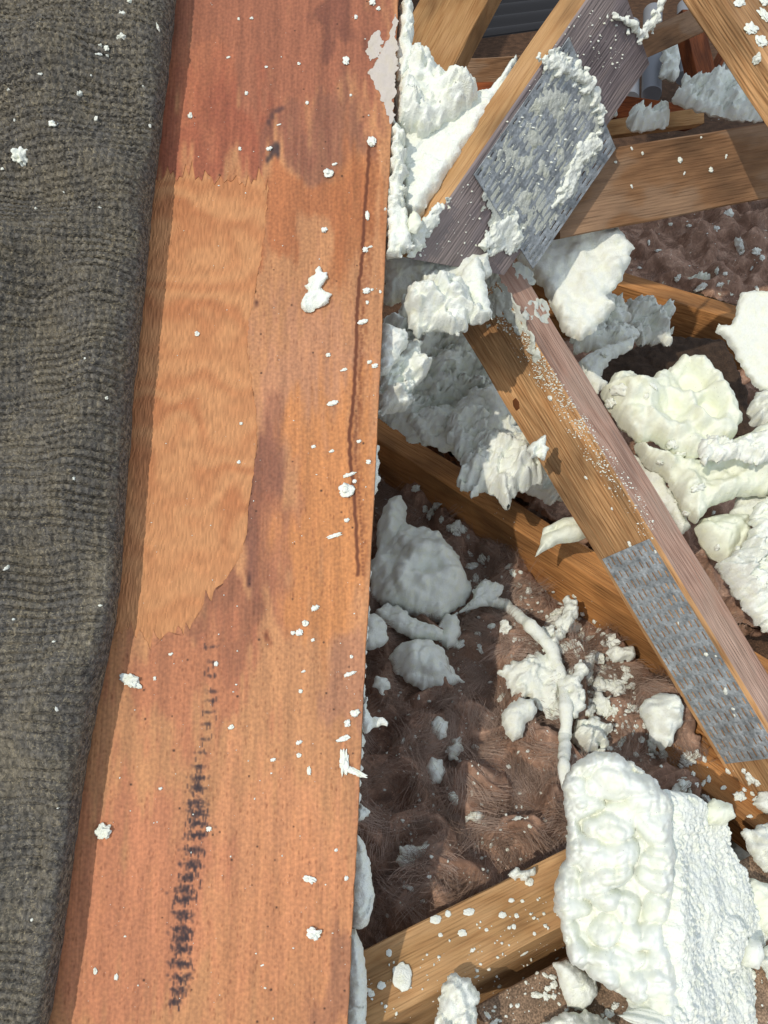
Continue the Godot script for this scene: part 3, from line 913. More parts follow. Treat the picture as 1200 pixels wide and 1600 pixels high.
func _ready() -> void:
	# ---- camera
	var cam := Camera3D.new()
	cam.name = "camera"
	cam.position = cam_pos
	cam.rotation_degrees = Vector3(-45, 0, 0)
	cam.fov = 65.0
	cam.near = 0.02; cam.far = 60.0
	add_child(cam)
	cam.current = true
	# ---- sky, sun, exposure
	var env := Environment.new()
	env.background_mode = Environment.BG_SKY
	var sky := Sky.new()
	var sm := ProceduralSkyMaterial.new()
	sm.sky_top_color = Color(0.68, 0.72, 0.78); sm.sky_horizon_color = Color(0.86, 0.88, 0.9); sm.sky_curve = 0.16
	sm.energy_multiplier = 2.75
	sm.ground_bottom_color = Color(0.2, 0.18, 0.16); sm.ground_horizon_color = Color(0.5, 0.48, 0.44)
	sky.sky_material = sm
	env.sky = sky
	env.tonemap_mode = Environment.TONE_MAPPER_LINEAR
	env.tonemap_exposure = 0.585
	env.sdfgi_enabled = true; env.ssao_enabled = true; env.ssil_enabled = true
	var we := WorldEnvironment.new()
	we.name = "world_environment"; we.environment = env
	add_child(we)
	var sun := DirectionalLight3D.new()
	sun.name = "sun"
	var sd := (cr * 0.42 - cu * 0.17 + cf * 0.89).normalized()
	sun.transform.basis = Basis.looking_at(sd, Vector3(0, 0, 1))
	sun.light_energy = 1.25; sun.light_color = Color(1.0, 0.96, 0.9); sun.light_angular_distance = 0.5
	sun.shadow_enabled = true
	add_child(sun)

	rng.seed = 4711
	nz.seed = 3; nz.frequency = 0.04; nz.noise_type = FastNoiseLite.TYPE_SIMPLEX_SMOOTH; nz.fractal_type = FastNoiseLite.FRACTAL_NONE
	nfr.seed = 9; nfr.frequency = 0.05; nfr.noise_type = FastNoiseLite.TYPE_SIMPLEX_SMOOTH; nfr.fractal_octaves = 4
	ncl.seed = 17; ncl.frequency = 0.075; ncl.noise_type = FastNoiseLite.TYPE_CELLULAR; ncl.cellular_return_type = FastNoiseLite.RETURN_CELL_VALUE; ncl.fractal_type = FastNoiseLite.FRACTAL_NONE
	ncl.domain_warp_enabled = true; ncl.domain_warp_amplitude = 6.0; ncl.domain_warp_frequency = 0.06
	deck_p = at(600, 800, 0.6)
	deck_n = lean(0.17)
	deck_y = deck_n.cross(cr).normalized()
	if deck_y.y < 0: deck_y = -deck_y
	make_materials()
	plywood_textures()
	M.crumb_small = []; M.crumb_big = []
	for k in 7: M.crumb_small.append(crumb_mesh(k + 1, 2, 0.42))
	for k in 6: M.crumb_big.append(crumb_mesh(k + 11, 3, 0.4))
	M.crumb_round = []
	for k in 3: M.crumb_round.append(crumb_mesh(k + 31, 2, 0.16))
	M.speck = crumb_mesh(40, 0, 0.5)

	build_structure()
	build_deck()
	build_truss()
	build_wool()
	build_foam()
	build_debris()

func hor(x: float, y: float, h: float) -> Vector3:
	return at(x, y, floor_depth(x, y, h))

func build_structure() -> void:
	box_struct("loft_ceiling_floor", Vector3(1.2, -0.112, -2.3), Vector3(3.4, 0.012, 4.8), M.ceiling, "board")
	# gable wall below the roof slope on the left
	var v := PackedVector3Array(); var idx := PackedInt32Array()
	var pr := []
	for z: float in [0.03, -4.57]:
		var q: Vector3 = deck_p + deck_y * ((deck_p.z - z) / -deck_y.z)
		pr.append(Vector2(z, maxf(q.y - 0.02, 0.02)))
	var pts := [Vector2(0.03, -0.105), pr[0], Vector2(pr[1].x, minf(pr[1].y, 3.0)), Vector2(-4.57, -0.105)]
	for x in [-0.51, -0.45]:
		for q: Vector2 in pts: v.append(Vector3(x, q.y, q.x))
	idx.append_array([0, 1, 2, 0, 2, 3, 4, 6, 5, 4, 7, 6])
	for k in 4: idx.append_array([k, k + 4, (k + 1) % 4, (k + 1) % 4, k + 4, (k + 1) % 4 + 4])
	var o := put("wall_left", mesh_from(v, idx), M.wall)
	o.set_meta("kind", "structure")
	box_struct("wall_far", Vector3(1.2, 0.7, -4.6), Vector3(3.4, 1.62, 0.06), M.wall)
	box_struct("wall_eaves", Vector3(1.2, -0.01, 0.06), Vector3(3.4, 0.24, 0.06), M.wall)

func build_deck() -> void:
	# plywood board: inner ply, torn top veneer
	var root := thing("plywood_board", "long reddish brown plywood board with torn veneer and black dash stains", "board", "", deck_p)
	var edge := PackedVector2Array()
	for k in 90:
		var y := lerpf(-120, 1720, k / 89.0)
		var q := deck_xy(poly_x(EDGE, y), y)
		q.x += 0.0009 * nfr.get_noise_1d(k * 40.0)
		edge.append(q)
	var core := edge.duplicate()
	var lx := -0.44
	core.append(Vector2(lx, edge[-1].y)); core.append(Vector2(lx, edge[0].y))
	var oc := put("inner_ply", sheet_mesh(core, -0.00055, 0.012), M.inner, root)
	reg(oc.mesh, Transform3D(Basis(), deck_p), "deck")
	var ve := PackedVector2Array()
	for q in edge: ve.append(q + Vector2(-0.0003, 0))
	ve.append(Vector2(lx + 0.001, edge[-1].y)); 
	# the tear, from the left edge back to the left edge
	var tear := [[60, 1010], [150, 1000], [200, 992], [230, 1004], [258, 1000], [283, 990], [300, 975], [318, 945], [340, 922], [362, 893], [378, 862], [386, 830], [390, 790], [396, 740], [402, 690], [399, 640], [392, 590], [386, 545], [389, 500], [398, 460], [409, 400], [416, 340], [419, 285], [408, 275], [392, 288], [360, 284], [325, 276], [285, 277], [200, 276], [60, 276]]
	for k in tear.size() - 1:
		var n := maxi(2, int(Vector2(tear[k][0] - tear[k + 1][0], tear[k][1] - tear[k + 1][1]).length() / 4.5))
		for s in n:
			var t := float(s) / n
			var x := lerpf(tear[k][0], tear[k + 1][0], t); var y := lerpf(tear[k][1], tear[k + 1][1], t)
			var across := absf(tear[k][0] - tear[k + 1][0]) > absf(tear[k][1] - tear[k + 1][1]) * 0.8
			# splinters run with the grain
			if across: y += -4.0 + 26.0 * nz.get_noise_2d(k * 77.0 + s * 37.0, 3.0) * (1.0 if s % 3 != 0 else 0.3)
			else: x += 4.0 * nfr.get_noise_2d(k * 40.0 + s * 9.0, 8.0)
			ve.append(deck_xy(x, y))
	ve[ve.size() - 1].x = ve[ve.size() - 1].x
	var q1 := deck_xy(60, 1010); var q2 := deck_xy(60, 276)
	ve.append(Vector2(lx + 0.001, q2.y)); 
	ve.append(Vector2(lx + 0.001, edge[0].y))
	# left side of the lower part
	var pos := 91
	ve.insert(pos, Vector2(lx + 0.001, q1.y))
	var ov := put("top_veneer", sheet_mesh(ve, 0.0, 0.0005), M.veneer, root)
	reg(ov.mesh, Transform3D(Basis(), deck_p), "deck")
	# the roof goes on up the slope, outside the picture
	var r0 := deck_xy(705, -125); var r1 := deck_xy(1500, -125)
	var rf := put("roof", sheet_mesh(PackedVector2Array([Vector2(r0.x, r0.y), Vector2(r1.x, r0.y), Vector2(r1.x, r0.y + 1.3), Vector2(r0.x, r0.y + 1.3)]), 0.0, 0.012), M.ply_edge, null, Transform3D(Basis(), deck_p))
	rf.set_meta("kind", "structure")
	# woven underlay folded back over the board
	var fm := felt_mesh()
	var o := put("woven_underlay", fm, M.felt, null, Transform3D(Basis(), deck_p), "felt")
	tag(o, "dark olive grey woven ribbed underlay folded back over the plywood", "underlay")

func build_truss() -> void:
	var O := hor(900, 887, JT)
	var t := thing("roof_truss", "pine roof truss of rafter, tie, diagonal strut and ceiling joist with steel nail plates", "truss", "", O)
	# ceiling joist
	var a := hor(636, 717, JT); var b := hor(900, 887, JT)
	var ax := (b - a).normalized()
	var sn := Vector3(ax.z, 0, -ax.x)
	if sn.dot(cam_pos - a) < 0.0: sn = -sn
	var jn := sn; var ja := a - ax * 0.16
	var jo := timber_w("ceiling_joist", ja, a + ax * 0.95, sn, Vector3(0, -1, 0), 0.2, 0.036, M.joist, t)
	# diagonal strut: orange side, pinkish upper face
	var st := timber("diagonal_strut", [741, 380, 0.775], [1260, 1232, 0.735], Vector2(-0.85, 0.53), 52, 0.072, 0.0425, M.pine, t)
	var fr: Array = st.get_meta("frame")
	# weathered upper face, a thin sawn skin of the same timber
	var A: Vector3 = fr[0]; var B: Vector3 = fr[1]; var nl: Vector3 = fr[2]; var dl: Vector3 = fr[3]
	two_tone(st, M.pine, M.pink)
	# nail plate low on the strut
	var sx := (B - A).normalized()
	var P0 := on_plane(1011, 843, A, nl)
	var u0 := (P0 - A).dot(sx)
	var pm := plate_mesh(Vector3.ZERO, sx, dl, nl, 0.232, 0.061, 0.0135, 0.0062, 0.0088, 0.0017)
	var pw := A + sx * u0 + dl * 0.0045 + nl * 0.0004
	var p1 := put("nail_plate", pm, M.steel, st, Transform3D(Basis(), pw - A))
	p1.set_meta("label", "slotted galvanised nail plate low on the diagonal strut")
	reg(pm, Transform3D(Basis(), pw), "plate")
	# rafter
	var ra := timber("rafter", [960, -62, 0.665], [638, 404, 0.66], Vector2(0.82, 0.57), 50, 0.108, 0.030, M.grey_wood, t, 0.0, -0.58)
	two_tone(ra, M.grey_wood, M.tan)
	fr = ra.get_meta("frame")
	A = fr[0]; B = fr[1]; nl = fr[2]; dl = fr[3]
	sx = (B - A).normalized()
	P0 = on_plane(884, 50, A, nl)
	u0 = (P0 - A).dot(sx)
	pm = plate_mesh(Vector3.ZERO, sx, dl, nl, 0.140, 0.128, 0.017, 0.0068, 0.0095, 0.0018)
	pw = A + sx * u0 + dl * 0.006 + nl * 0.0004
	var p2 := put("nail_plate", pm, M.steel, ra, Transform3D(Basis(), pw - A))
	p2.set_meta("label", "slotted nail plate smeared with foam on the rafter side")
	reg(pm, Transform3D(Basis(), pw), "plate")
	# foam skin smeared over the plate
	var sp := pw + nl * 0.0010
	var sm1 := put("foam_smear", lump_mesh([752, 300, 755, 268, 775, 240, 800, 205, 835, 160, 860, 100, 885, 84, 905, 100, 925, 150, 942, 210, 935, 240, 915, 265, 895, 310, 870, 345, 830, 365, 808, 392, 790, 392, 768, 345], sp, nl, 0.0019, {"kind": "smear", "thin": 1, "seed": 5, "jag": 12.0, "w": 0.004, "cell": 1.6, "back": 0.2}), M.foam_old, ra, Transform3D(Basis(), sp - A))
	sm1.set_meta("label", "greyish foam film over the upper nail plate")
	for q in [[[838, 92, 870, 78, 900, 98, 925, 118, 945, 170, 938, 195, 920, 150, 895, 125, 862, 115], 6], [[780, 340, 806, 330, 815, 365, 808, 392, 770, 398, 745, 385], 7], [[905, 225, 935, 205, 938, 228, 910, 255, 885, 312, 862, 322, 880, 280], 8], [[950, 20, 1003, 40, 1020, 20, 1040, -10, 1025, 40, 1000, 66, 985, 50], 9], [[640, 372, 668, 330, 700, 310, 690, 335, 672, 360, 655, 398, 636, 402], 12]]:
		var c := put("foam_smear", lump_mesh(q[0], sp, nl, 0.0048, {"kind": "torn", "seed": q[1], "jag": 7.0, "w": 0.006, "cell": 1.8, "back": 0.2}), M.foam, ra, Transform3D(Basis(), sp - A))
		c.set_meta("label", "white foam crust clinging to the rafter side")
	# tie beam going off to the right
	var tb := timber("tie_beam", [862, 247, 0.765], [1330, 170, 0.86], Vector2(0.16, 1.0), 16, 0.074, 0.036, M.brown, t)
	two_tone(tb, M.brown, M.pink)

	fr = st.get_meta("frame")
	A = fr[0]; nl = fr[2]; dl = fr[3]
	for q in [[[748, 404, 760, 400, 790, 448, 815, 490, 838, 540, 850, 572, 836, 566, 812, 528, 790, 500, 772, 488], nl, 21], [[738, 420, 752, 410, 768, 452, 776, 500, 762, 512, 742, 500], nl, 22], [[812, 500, 826, 470, 850, 466, 864, 496, 846, 506, 836, 494], -dl, 23], [[800, 408, 826, 418, 838, 440, 826, 452, 806, 430], -dl, 24]]:
		var sq: Vector3 = A + (q[1] as Vector3) * 0.0003
		var c := put("foam_smear", lump_mesh(q[0], sq, q[1], 0.0028, {"kind": "smear", "seed": q[2], "jag": 6.0, "w": 0.003, "cell": 1.7, "back": 0.1}), M.foam_old, st, Transform3D(Basis(), sq - A))
		c.set_meta("label", "whitish foam crust on the head of the strut")

	# knots
	var kp: Vector3 = A + nl * 0.0001
	put("knot", lump_mesh([801, 626, 806, 622, 811, 628, 812, 638, 807, 642, 802, 635], kp, nl, 0.0006, {"kind": "cut", "seed": 61, "jag": 0.6, "w": 0.002, "cell": 1.2, "back": 0.2}), M.knot, st, Transform3D(Basis(), kp - A))
	kp = hor(900, 887, JT) + jn * 0.0001
	put("knot", lump_mesh([1082, 1206, 1092, 1196, 1104, 1200, 1110, 1212, 1102, 1224, 1088, 1220], kp, jn, 0.0006, {"kind": "cut", "seed": 62, "jag": 0.8, "w": 0.002, "cell": 1.4, "back": 0.2}), M.knot, jo, Transform3D(Basis(), kp - ja))

	# other timbers of the roof
	a = hor(738, 1521, JT - 0.002); b = hor(877, 1447, JT - 0.002)
	ax = (b - a).normalized(); sn = Vector3(ax.z, 0, -ax.x)
	if sn.z < 0.0: sn = -sn
	var cj := timber_w("cross_joist", a - ax * 0.24, a + ax * 0.19, sn, Vector3(0, -1, 0), 0.2, 0.050, M.tan)
	tag(cj, "pale brown cross joist at the bottom, spotted with foam drops", "timber")
	var bd := timber_w("loft_board", hor(742, 1562, 0.062) + Vector3(0.0, 0, 0.004), hor(1240, 1300, 0.062), Vector3(0, 1, 0), Vector3(0.47, 0, 0.88), 0.24, 0.018, M.board)
	tag(bd, "gritty grey brown board below the big foam block", "board")
	a = hor(953, 441, JT); b = hor(1146, 499, JT)
	ax = (b - a).normalized(); sn = Vector3(ax.z, 0, -ax.x)
	if sn.z < 0.0: sn = -sn
	var fj := timber_w("ceiling_joist", a - ax * 0.15, a + ax * 0.5, sn, Vector3(0, -1, 0), 0.2, 0.045, M.joist)
	tag(fj, "orange joist behind the strut, half buried in foam", "timber", "far timbers of the loft")
	a = hor(1018, 1172, 0.035); b = hor(1250, 1345, 0.035)
	var ng := timber_w("timber_noggin", a, b, UP, UP.cross((b - a).normalized()) * (1.0 if UP.cross((b - a).normalized()).z < 0.0 else -1.0), 0.13, 0.045, M.joist)
	tag(ng, "orange noggin littered with foam under the plated strut end", "timber", "far timbers of the loft")
	var defs := [
		["rafter", [793, -60, 0.92], [690, 140, 0.90], Vector2(-0.9, -0.4), 12, 0.075, 0.04, M.tan, "tan rafter between the plywood and the plated rafter"],
		["timber_brace", [690, 94, 1.5], [860, 84, 1.55], Vector2(0.05, 1), 20, 0.06, 0.04, M.brown, "horizontal brown brace seen behind the tan rafter"],
		["timber_brace", [700, 128, 1.35], [815, 128, 1.35], Vector2(0.05, 1), 20, 0.05, 0.04, M.maroon, "dark red brown brace just above the foam ledge"],
		["timber_brace", [950, 70, 1.55], [1130, -8, 1.65], Vector2(0.4, 0.92), 20, 0.05, 0.04, M.brown, "slanting brown brace behind the top of the plated rafter"],
		["timber_post", [1066, 15, 2.0], [1092, 128, 2.0], Vector2(0.97, -0.2), 20, 0.062, 0.04, M.maroon, "red brown post beside the grey pipes"],
		["timber_post", [1152, 45, 2.1], [1108, 132, 2.1], Vector2(0.9, 0.45), 20, 0.04, 0.04, M.maroon, "thin red brown strut leaning by the far post"],
		["timber_brace", [925, 142, 1.75], [1090, 166, 1.75], Vector2(-0.1, 1), 20, 0.045, 0.06, M.maroon, "dark maroon batten under the grey pipes"],
		["timber_brace", [915, 192, 1.65], [1100, 168, 1.65], Vector2(0.1, 1), 15, 0.03, 0.05, M.tan, "pale batten lying on the far loft floor"],
		["rafter", [1084, -70, 0.70], [1262, 196, 0.685], Vector2(0.84, -0.54), 24, 0.058, 0.03, M.pine, "sunlit orange rafter in the top right corner with foam flakes"]]
	for d in defs:
		var o := timber(d[0], d[1], d[2], d[3], d[4], d[5], d[6], d[7])
		tag(o, d[8], "timber", "far timbers of the loft")
	# grey pipes far back
	for q in [[986, 70, 150, 14], [1020, 48, 142, 15], [1070, 40, 116, 12]]:
		var top := at(q[0], q[1] - 30, 2.5); var bot := at(q[0] - 2, q[2] + 6, 2.35)
		var cy := CylinderMesh.new(); cy.top_radius = q[3] * 2.4 / FPX; cy.bottom_radius = cy.top_radius; cy.height = (top - bot).length(); cy.radial_segments = 24
		var up := (top - bot).normalized(); var sx2 := up.cross(Vector3(0, 0, 1)).normalized()
		var o := put("grey_pipe", cy, M.pipe, null, Transform3D(Basis(sx2, up, sx2.cross(up)), (top + bot) * 0.5))
		tag(o, ["leftmost grey upright pipe in the far loft", "middle and thickest grey upright pipe in the far loft", "rightmost grey upright pipe beside the red brown post"][[986, 1020, 1070].find(q[0])], "pipe", "grey pipes in the far loft")
	# black ribbed sheet far back
	var v := PackedVector3Array(); var idx := PackedInt32Array()
	var c0 := at(720, 62, 1.9); var e1 := (at(880, 40, 2.0) - c0); var e2 := (at(735, -60, 2.1) - c0)
	var nn := e1.cross(e2).normalized()
	if nn.dot(cf) > 0: nn = -nn
	for j in 73:
		for i in 3:
			for s in 2:
				v.append(e1 * (i / 2.0) + e2 * (j / 72.0) + nn * (0.010 * sin(j / 72.0 * TAU * 7.0) - 0.004 * s))
	for j in 72:
		for i in 2:
			var q := (j * 3 + i) * 2
			idx.append_array([q, q + 2, q + 6, q + 2, q + 8, q + 6])
			idx.append_array([q + 1, q + 7, q + 3, q + 3, q + 7, q + 9])
	var rs := put("ribbed_sheet", mesh_from(v, idx), M.dark_sheet, null, Transform3D(Basis(), c0))
	tag(rs, "black ribbed sheet in the dark behind the tan rafter", "sheet")
	# loose black felt scrap behind the strut
	var fp := hor(1050, 590, 0.115)
	var fs := put("felt_scrap", lump_mesh([925, 590, 945, 552, 990, 545, 1045, 528, 1130, 536, 1158, 590, 1172, 640, 1210, 650, 1220, 690, 1150, 680, 1080, 640, 960, 640], fp, lean(0.85), 0.006, {"kind": "cut", "seed": 4, "jag": 4.0, "slope": Vector2(0.02, 0.02)}), M.dark_felt, null, Transform3D(Basis(), fp), "felt")
	tag(fs, "charcoal black felt scrap behind the strut, under the foam bulb", "felt")

# give the two visible faces of a timber their own weathering: split by face into two surfaces
func two_tone(o: MeshInstance3D, side, top) -> void:
	var m: ArrayMesh = o.mesh
	var fr: Array = o.get_meta("frame")
	var dl: Vector3 = fr[3]
	var ar := m.surface_get_arrays(0)
	var ns: PackedVector3Array = ar[Mesh.ARRAY_NORMAL]
	var id: PackedInt32Array = ar[Mesh.ARRAY_INDEX]
	var a := PackedInt32Array(); var b := PackedInt32Array()
	for i in range(0, id.size(), 3):
		var n := ns[id[i]] + ns[id[i + 1]] + ns[id[i + 2]]
		if n.dot(dl) < -2.5: b.append_array([id[i], id[i + 1], id[i + 2]])
		else: a.append_array([id[i], id[i + 1], id[i + 2]])
	var r := ArrayMesh.new()
	for q in [a, b]:
		ar[Mesh.ARRAY_INDEX] = q
		r.add_surface_from_arrays(Mesh.PRIMITIVE_TRIANGLES, ar)
	o.mesh = r
	o.material_override = null
	r.surface_set_material(0, side); r.surface_set_material(1, top)

func build_wool() -> void:
	wool("brown mineral wool quilt between the plywood and the near joists", [440, 640, 600, 630, 640, 765, 720, 826, 830, 900, 925, 970, 1010, 1045, 1070, 1115, 1100, 1200, 1080, 1310, 960, 1350, 880, 1392, 760, 1452, 640, 1500, 540, 1540, 440, 1580], JT - 0.072, 0.040, 760, 1150, 3, 80000)
	wool("brown mineral wool quilt beyond the joist under the broken foam", [560, 560, 700, 545, 980, 545, 1260, 600, 1270, 1000, 1060, 960, 880, 830, 680, 690, 560, 640], JT - 0.06, 0.03, 900, 700, 8, 8000)
	wool("dark brown mineral wool quilt in the far bay under the tie beam", [860, 300, 1000, 270, 1330, 210, 1340, 540, 1160, 480, 960, 428, 880, 470], JT - 0.03, 0.034, 1080, 370, 12, 7000)

# a point a little above whatever lies under a photo pixel
func rest(x: float, y: float, above: float) -> Vector3:
	var h := hit(x, y)
	return at(x, y, (h["d"] as float) - above)

func build_foam() -> void:
	var DN := deck_n
	# --- between plywood and rafter
	foam("foam_wedge", "flat topped white foam wedge between plywood edge and rafter", [630, 210, 660, 180, 720, 160, 770, 140, 806, 92, 812, 110, 740, 215, 690, 285, 650, 345, 632, 330, 628, 270], deck(690, 230, -0.03), lean(0.3, -0.1), 0.013, {"kind": "cut", "seed": 2, "w": 0.006, "back": 2.0})
	foam("foam_ledge", "lumpy white foam ledge beside the plywood, above the flat wedge", [618, 110, 632, 85, 648, 92, 668, 100, 690, 112, 720, 128, 747, 150, 735, 172, 700, 188, 665, 205, 640, 195, 620, 190], deck(680, 150, -0.022), lean(0.4, 0.1), 0.024, {"amp": 0.7, "seed": 3, "jag": 4.0, "back": 1.5})
	foam("foam_strip", "narrow foam strip standing along the top of the plywood edge", [622, 60, 626, 14, 636, 3, 645, 10, 645, 98, 630, 130, 618, 120], deck(633, 60, -0.012), lean(0.2), 0.012, {"seed": 4, "jag": 2.5, "back": 1.6})
	foam("foam_strip", "crumbly foam strip between plywood edge and flat wedge", [612, 190, 628, 196, 634, 260, 630, 330, 640, 352, 648, 372, 640, 392, 622, 402, 604, 400, 602, 330, 607, 280], deck(620, 300, -0.008), lean(0.2), 0.010, {"seed": 5, "jag": 5.0, "amp": 1.8, "back": 1.6})
	foam("foam_nodule", "round foam knob at the foot of the rafter", [636, 345, 646, 330, 658, 336, 660, 352, 650, 366, 638, 362], deck(648, 350, -0.004), lean(0.2), 0.009, {"kind": "cut", "seed": 6}, M.foam_cream)
	# thin film on the plywood
	for q in [[[618, 22, 621, 60, 618, 120, 614, 180, 610, 192, 600, 170, 594, 150, 583, 125, 574, 115, 590, 100, 596, 80, 608, 60, 613, 35], "thin greyish foam film at the upper right edge of the plywood"], [[573, 80, 580, 58, 592, 50, 598, 64, 592, 84, 578, 97], "small dried foam patch left of the grey film on plywood"]]:
		foam("foam_film", q[1], q[0], deck(600, 110, 0.0003), DN, 0.0012, {"kind": "smear", "seed": 7, "jag": 5.0, "w": 0.002, "cell": 1.7, "back": 0.1}, M.film)
	# --- under the rafter foot
	foam("foam_lump", "shaded foam shelf right under the foot of the rafter", [600, 398, 640, 402, 700, 402, 760, 396, 770, 430, 735, 450, 690, 452, 640, 470, 600, 480], deck(680, 420, -0.075), lean(-0.2), 0.022, {"kind": "cut", "seed": 8})
	foam("foam_lump", "bright torn foam lump hanging under the rafter foot", [632, 460, 660, 438, 692, 434, 712, 442, 728, 452, 742, 480, 768, 492, 752, 506, 735, 505, 728, 518, 706, 524, 690, 518, 668, 514, 652, 528, 640, 510, 626, 488], deck(690, 480, -0.05), lean(0.35), 0.026, {"amp": 0.7, "seed": 9, "jag": 4.0, "bumps": [[665, 475, 34, 0.012], [705, 462, 30, 0.008]]})
	foam("foam_shard", "pointed foam facet against the head of the strut", [716, 442, 730, 415, 748, 400, 756, 425, 764, 465, 770, 500, 744, 488, 722, 470], deck(742, 450, -0.055), lean(0.2, -0.3), 0.013, {"kind": "cut", "seed": 10})
	foam("foam_lump", "upper foam lump stuck below the plywood edge", [594, 505, 612, 512, 637, 522, 634, 545, 622, 562, 606, 585, 590, 590], deck(612, 545, -0.03), lean(0.2, 0.3), 0.020, {"kind": "cut", "seed": 11, "jag": 4.0})
	foam("foam_lump", "lower ragged foam lump stuck below the plywood edge", [588, 580, 606, 560, 622, 556, 640, 530, 655, 530, 660, 556, 674, 576, 666, 594, 644, 602, 640, 618, 646, 626, 634, 642, 614, 648, 588, 646], deck(630, 595, -0.055), lean(0.2, 0.2), 0.026, {"amp": 0.7, "seed": 12, "jag": 4.5})
	# --- the cavity behind
	foam("foam_bank", "large foam bank in deep shade behind the strut head", [600, 500, 740, 470, 800, 520, 880, 680, 905, 770, 860, 790, 760, 740, 690, 700, 640, 690, 590, 650], at(740, 600, 0.99), lean(0.25), 0.035, {"seed": 13, "w": 0.03, "cell": 3.0})
	foam("foam_lump", "small shaded foam lump low in the dark cavity", [636, 660, 664, 642, 705, 636, 718, 668, 712, 702, 690, 708, 664, 690], at(680, 672, 0.95), lean(0.5), 0.02, {"seed": 14})
	foam("foam_sheet", "ragged foam sheet in the cavity with sunlit fluffy lower edge", [698, 664, 716, 628, 745, 612, 772, 630, 800, 672, 840, 694, 856, 738, 838, 758, 806, 772, 792, 790, 776, 784, 758, 764, 738, 772, 716, 757, 722, 722, 700, 694], at(780, 715, 0.885), lean(0.75, -0.1), 0.026, {"amp": 0.7, "seed": 15, "jag": 6.0, "bumps": [[790, 740, 55, 0.016]]})
	foam("foam_shard", "loose foam slab leaning on the ragged sheet in the cavity", [750, 612, 776, 596, 806, 622, 812, 655, 786, 690, 770, 682, 748, 680, 764, 640], at(780, 645, 0.905), lean(0.4, 0.35), 0.012, {"kind": "cut", "seed": 16})
	foam("foam_clump", "small foam clump stuck on the left edge of the strut", [823, 704, 834, 694, 850, 684, 858, 702, 848, 718, 838, 710, 830, 716], at(842, 702, 0.752), lean(0.3), 0.012, {"seed": 17, "jag": 4})
	# --- right of the strut
	foam("foam_sheet", "broad smooth foam sheet right of the strut head under the tie beam", [800, 384, 862, 362, 925, 346, 962, 352, 990, 388, 972, 438, 946, 462, 962, 480, 930, 516, 905, 532, 880, 520, 846, 448, 812, 424], at(890, 435, 0.84), lean(0.15, -0.25), 0.020, {"kind": "soft", "seed": 18, "w": 0.012})
	foam("foam_lump", "small upright foam tooth beside the broad sheet", [922, 512, 930, 478, 940, 462, 958, 468, 962, 486, 946, 500, 938, 520], at(940, 490, 1.02), lean(0.4), 0.018, {"kind": "cut", "seed": 19})
	foam("foam_lump", "torn foam lump covering the middle of the orange far joist", [972, 505, 982, 470, 1000, 468, 1024, 484, 1050, 476, 1056, 490, 1038, 500, 1048, 518, 1050, 536, 1008, 538, 975, 528], at(1010, 505, 1.10), lean(0.5), 0.03, {"amp": 0.7, "seed": 20, "jag": 5})
	foam("foam_strip", "low torn foam ledge in front of the orange far joist", [892, 532, 925, 516, 960, 508, 992, 512, 998, 526, 970, 540, 935, 548, 900, 552], at(945, 530, 1.00), lean(0.7), 0.022, {"seed": 21, "jag": 4})
	foam("foam_strip", "grey curled foam strip beside the black felt scrap", [902, 568, 928, 550, 965, 540, 994, 528, 986, 546, 950, 566, 936, 592, 950, 604, 934, 616, 915, 600], at(940, 570, 0.95), lean(0.8), 0.012, {"kind": "cut", "seed": 22})
	foam("foam_clump", "foam lumps lying behind the orange far joist", [1020, 452, 1040, 440, 1075, 446, 1105, 448, 1145, 462, 1152, 486, 1110, 478, 1070, 462, 1035, 458], at(1090, 462, 1.40), lean(0.8), 0.03, {"seed": 23, "jag": 4}, M.foam_cream)
	foam("foam_sheet", "bluish white foam sheet standing at the right edge of the photo", [1152, 476, 1160, 456, 1190, 454, 1240, 470, 1240, 600, 1200, 616, 1178, 606, 1164, 580, 1146, 552, 1132, 530, 1118, 520, 1124, 506, 1142, 512], at(1180, 530, 0.92), lean(0.1, -0.2), 0.010, {"kind": "soft", "seed": 24, "w": 0.006})
	foam("foam_bulb", "hollowed cream foam bulb with pits, right of the strut", [938, 618, 958, 594, 988, 588, 1012, 602, 1022, 588, 1042, 582, 1062, 564, 1100, 568, 1122, 588, 1142, 612, 1158, 655, 1146, 686, 1118, 700, 1088, 716, 1058, 712, 1022, 692, 992, 690, 962, 660], at(1050, 640, 0.86), lean(0.45, -0.15), 0.038, {"kind": "soft", "seed": 25, "w": 0.028, "jag": 3, "bumps": [[1078, 606, 44, -0.036], [1050, 656, 42, -0.034], [1104, 644, 34, -0.032], [975, 630, 50, 0.008], [1090, 625, 9, 0.006]]}, M.foam_cream)
	foam("foam_bowl", "long curved foam bowl below the pitted bulb", [985, 690, 1010, 706, 1052, 716, 1085, 722, 1120, 702, 1160, 684, 1200, 660, 1240, 655, 1240, 762, 1190, 776, 1152, 776, 1112, 790, 1086, 818, 1066, 800, 1040, 748, 1006, 728], at(1110, 740, 0.84), lean(0.4, -0.1), 0.040, {"kind": "soft", "seed": 26, "lob": 0.05, "w": 0.03, "bumps": [[1090, 735, 60, -0.014]]}, M.foam_cream)
	foam("foam_clump", "crumbly foam clump lying on the curved bowl", [1085, 702, 1108, 684, 1140, 696, 1170, 680, 1215, 676, 1225, 712, 1180, 724, 1140, 716, 1100, 724], at(1150, 702, 0.795), lean(0.6), 0.016, {"seed": 27, "jag": 5, "amp": 1.5})
	foam("foam_lump", "glossy cream foam lump with ridges below the bowl", [1084, 826, 1096, 812, 1130, 806, 1166, 812, 1172, 842, 1158, 862, 1130, 884, 1108, 870, 1092, 846], at(1126, 842, 0.835), lean(0.5), 0.03, {"kind": "skin", "seed": 28, "lob": 0.022}, M.foam_cream)
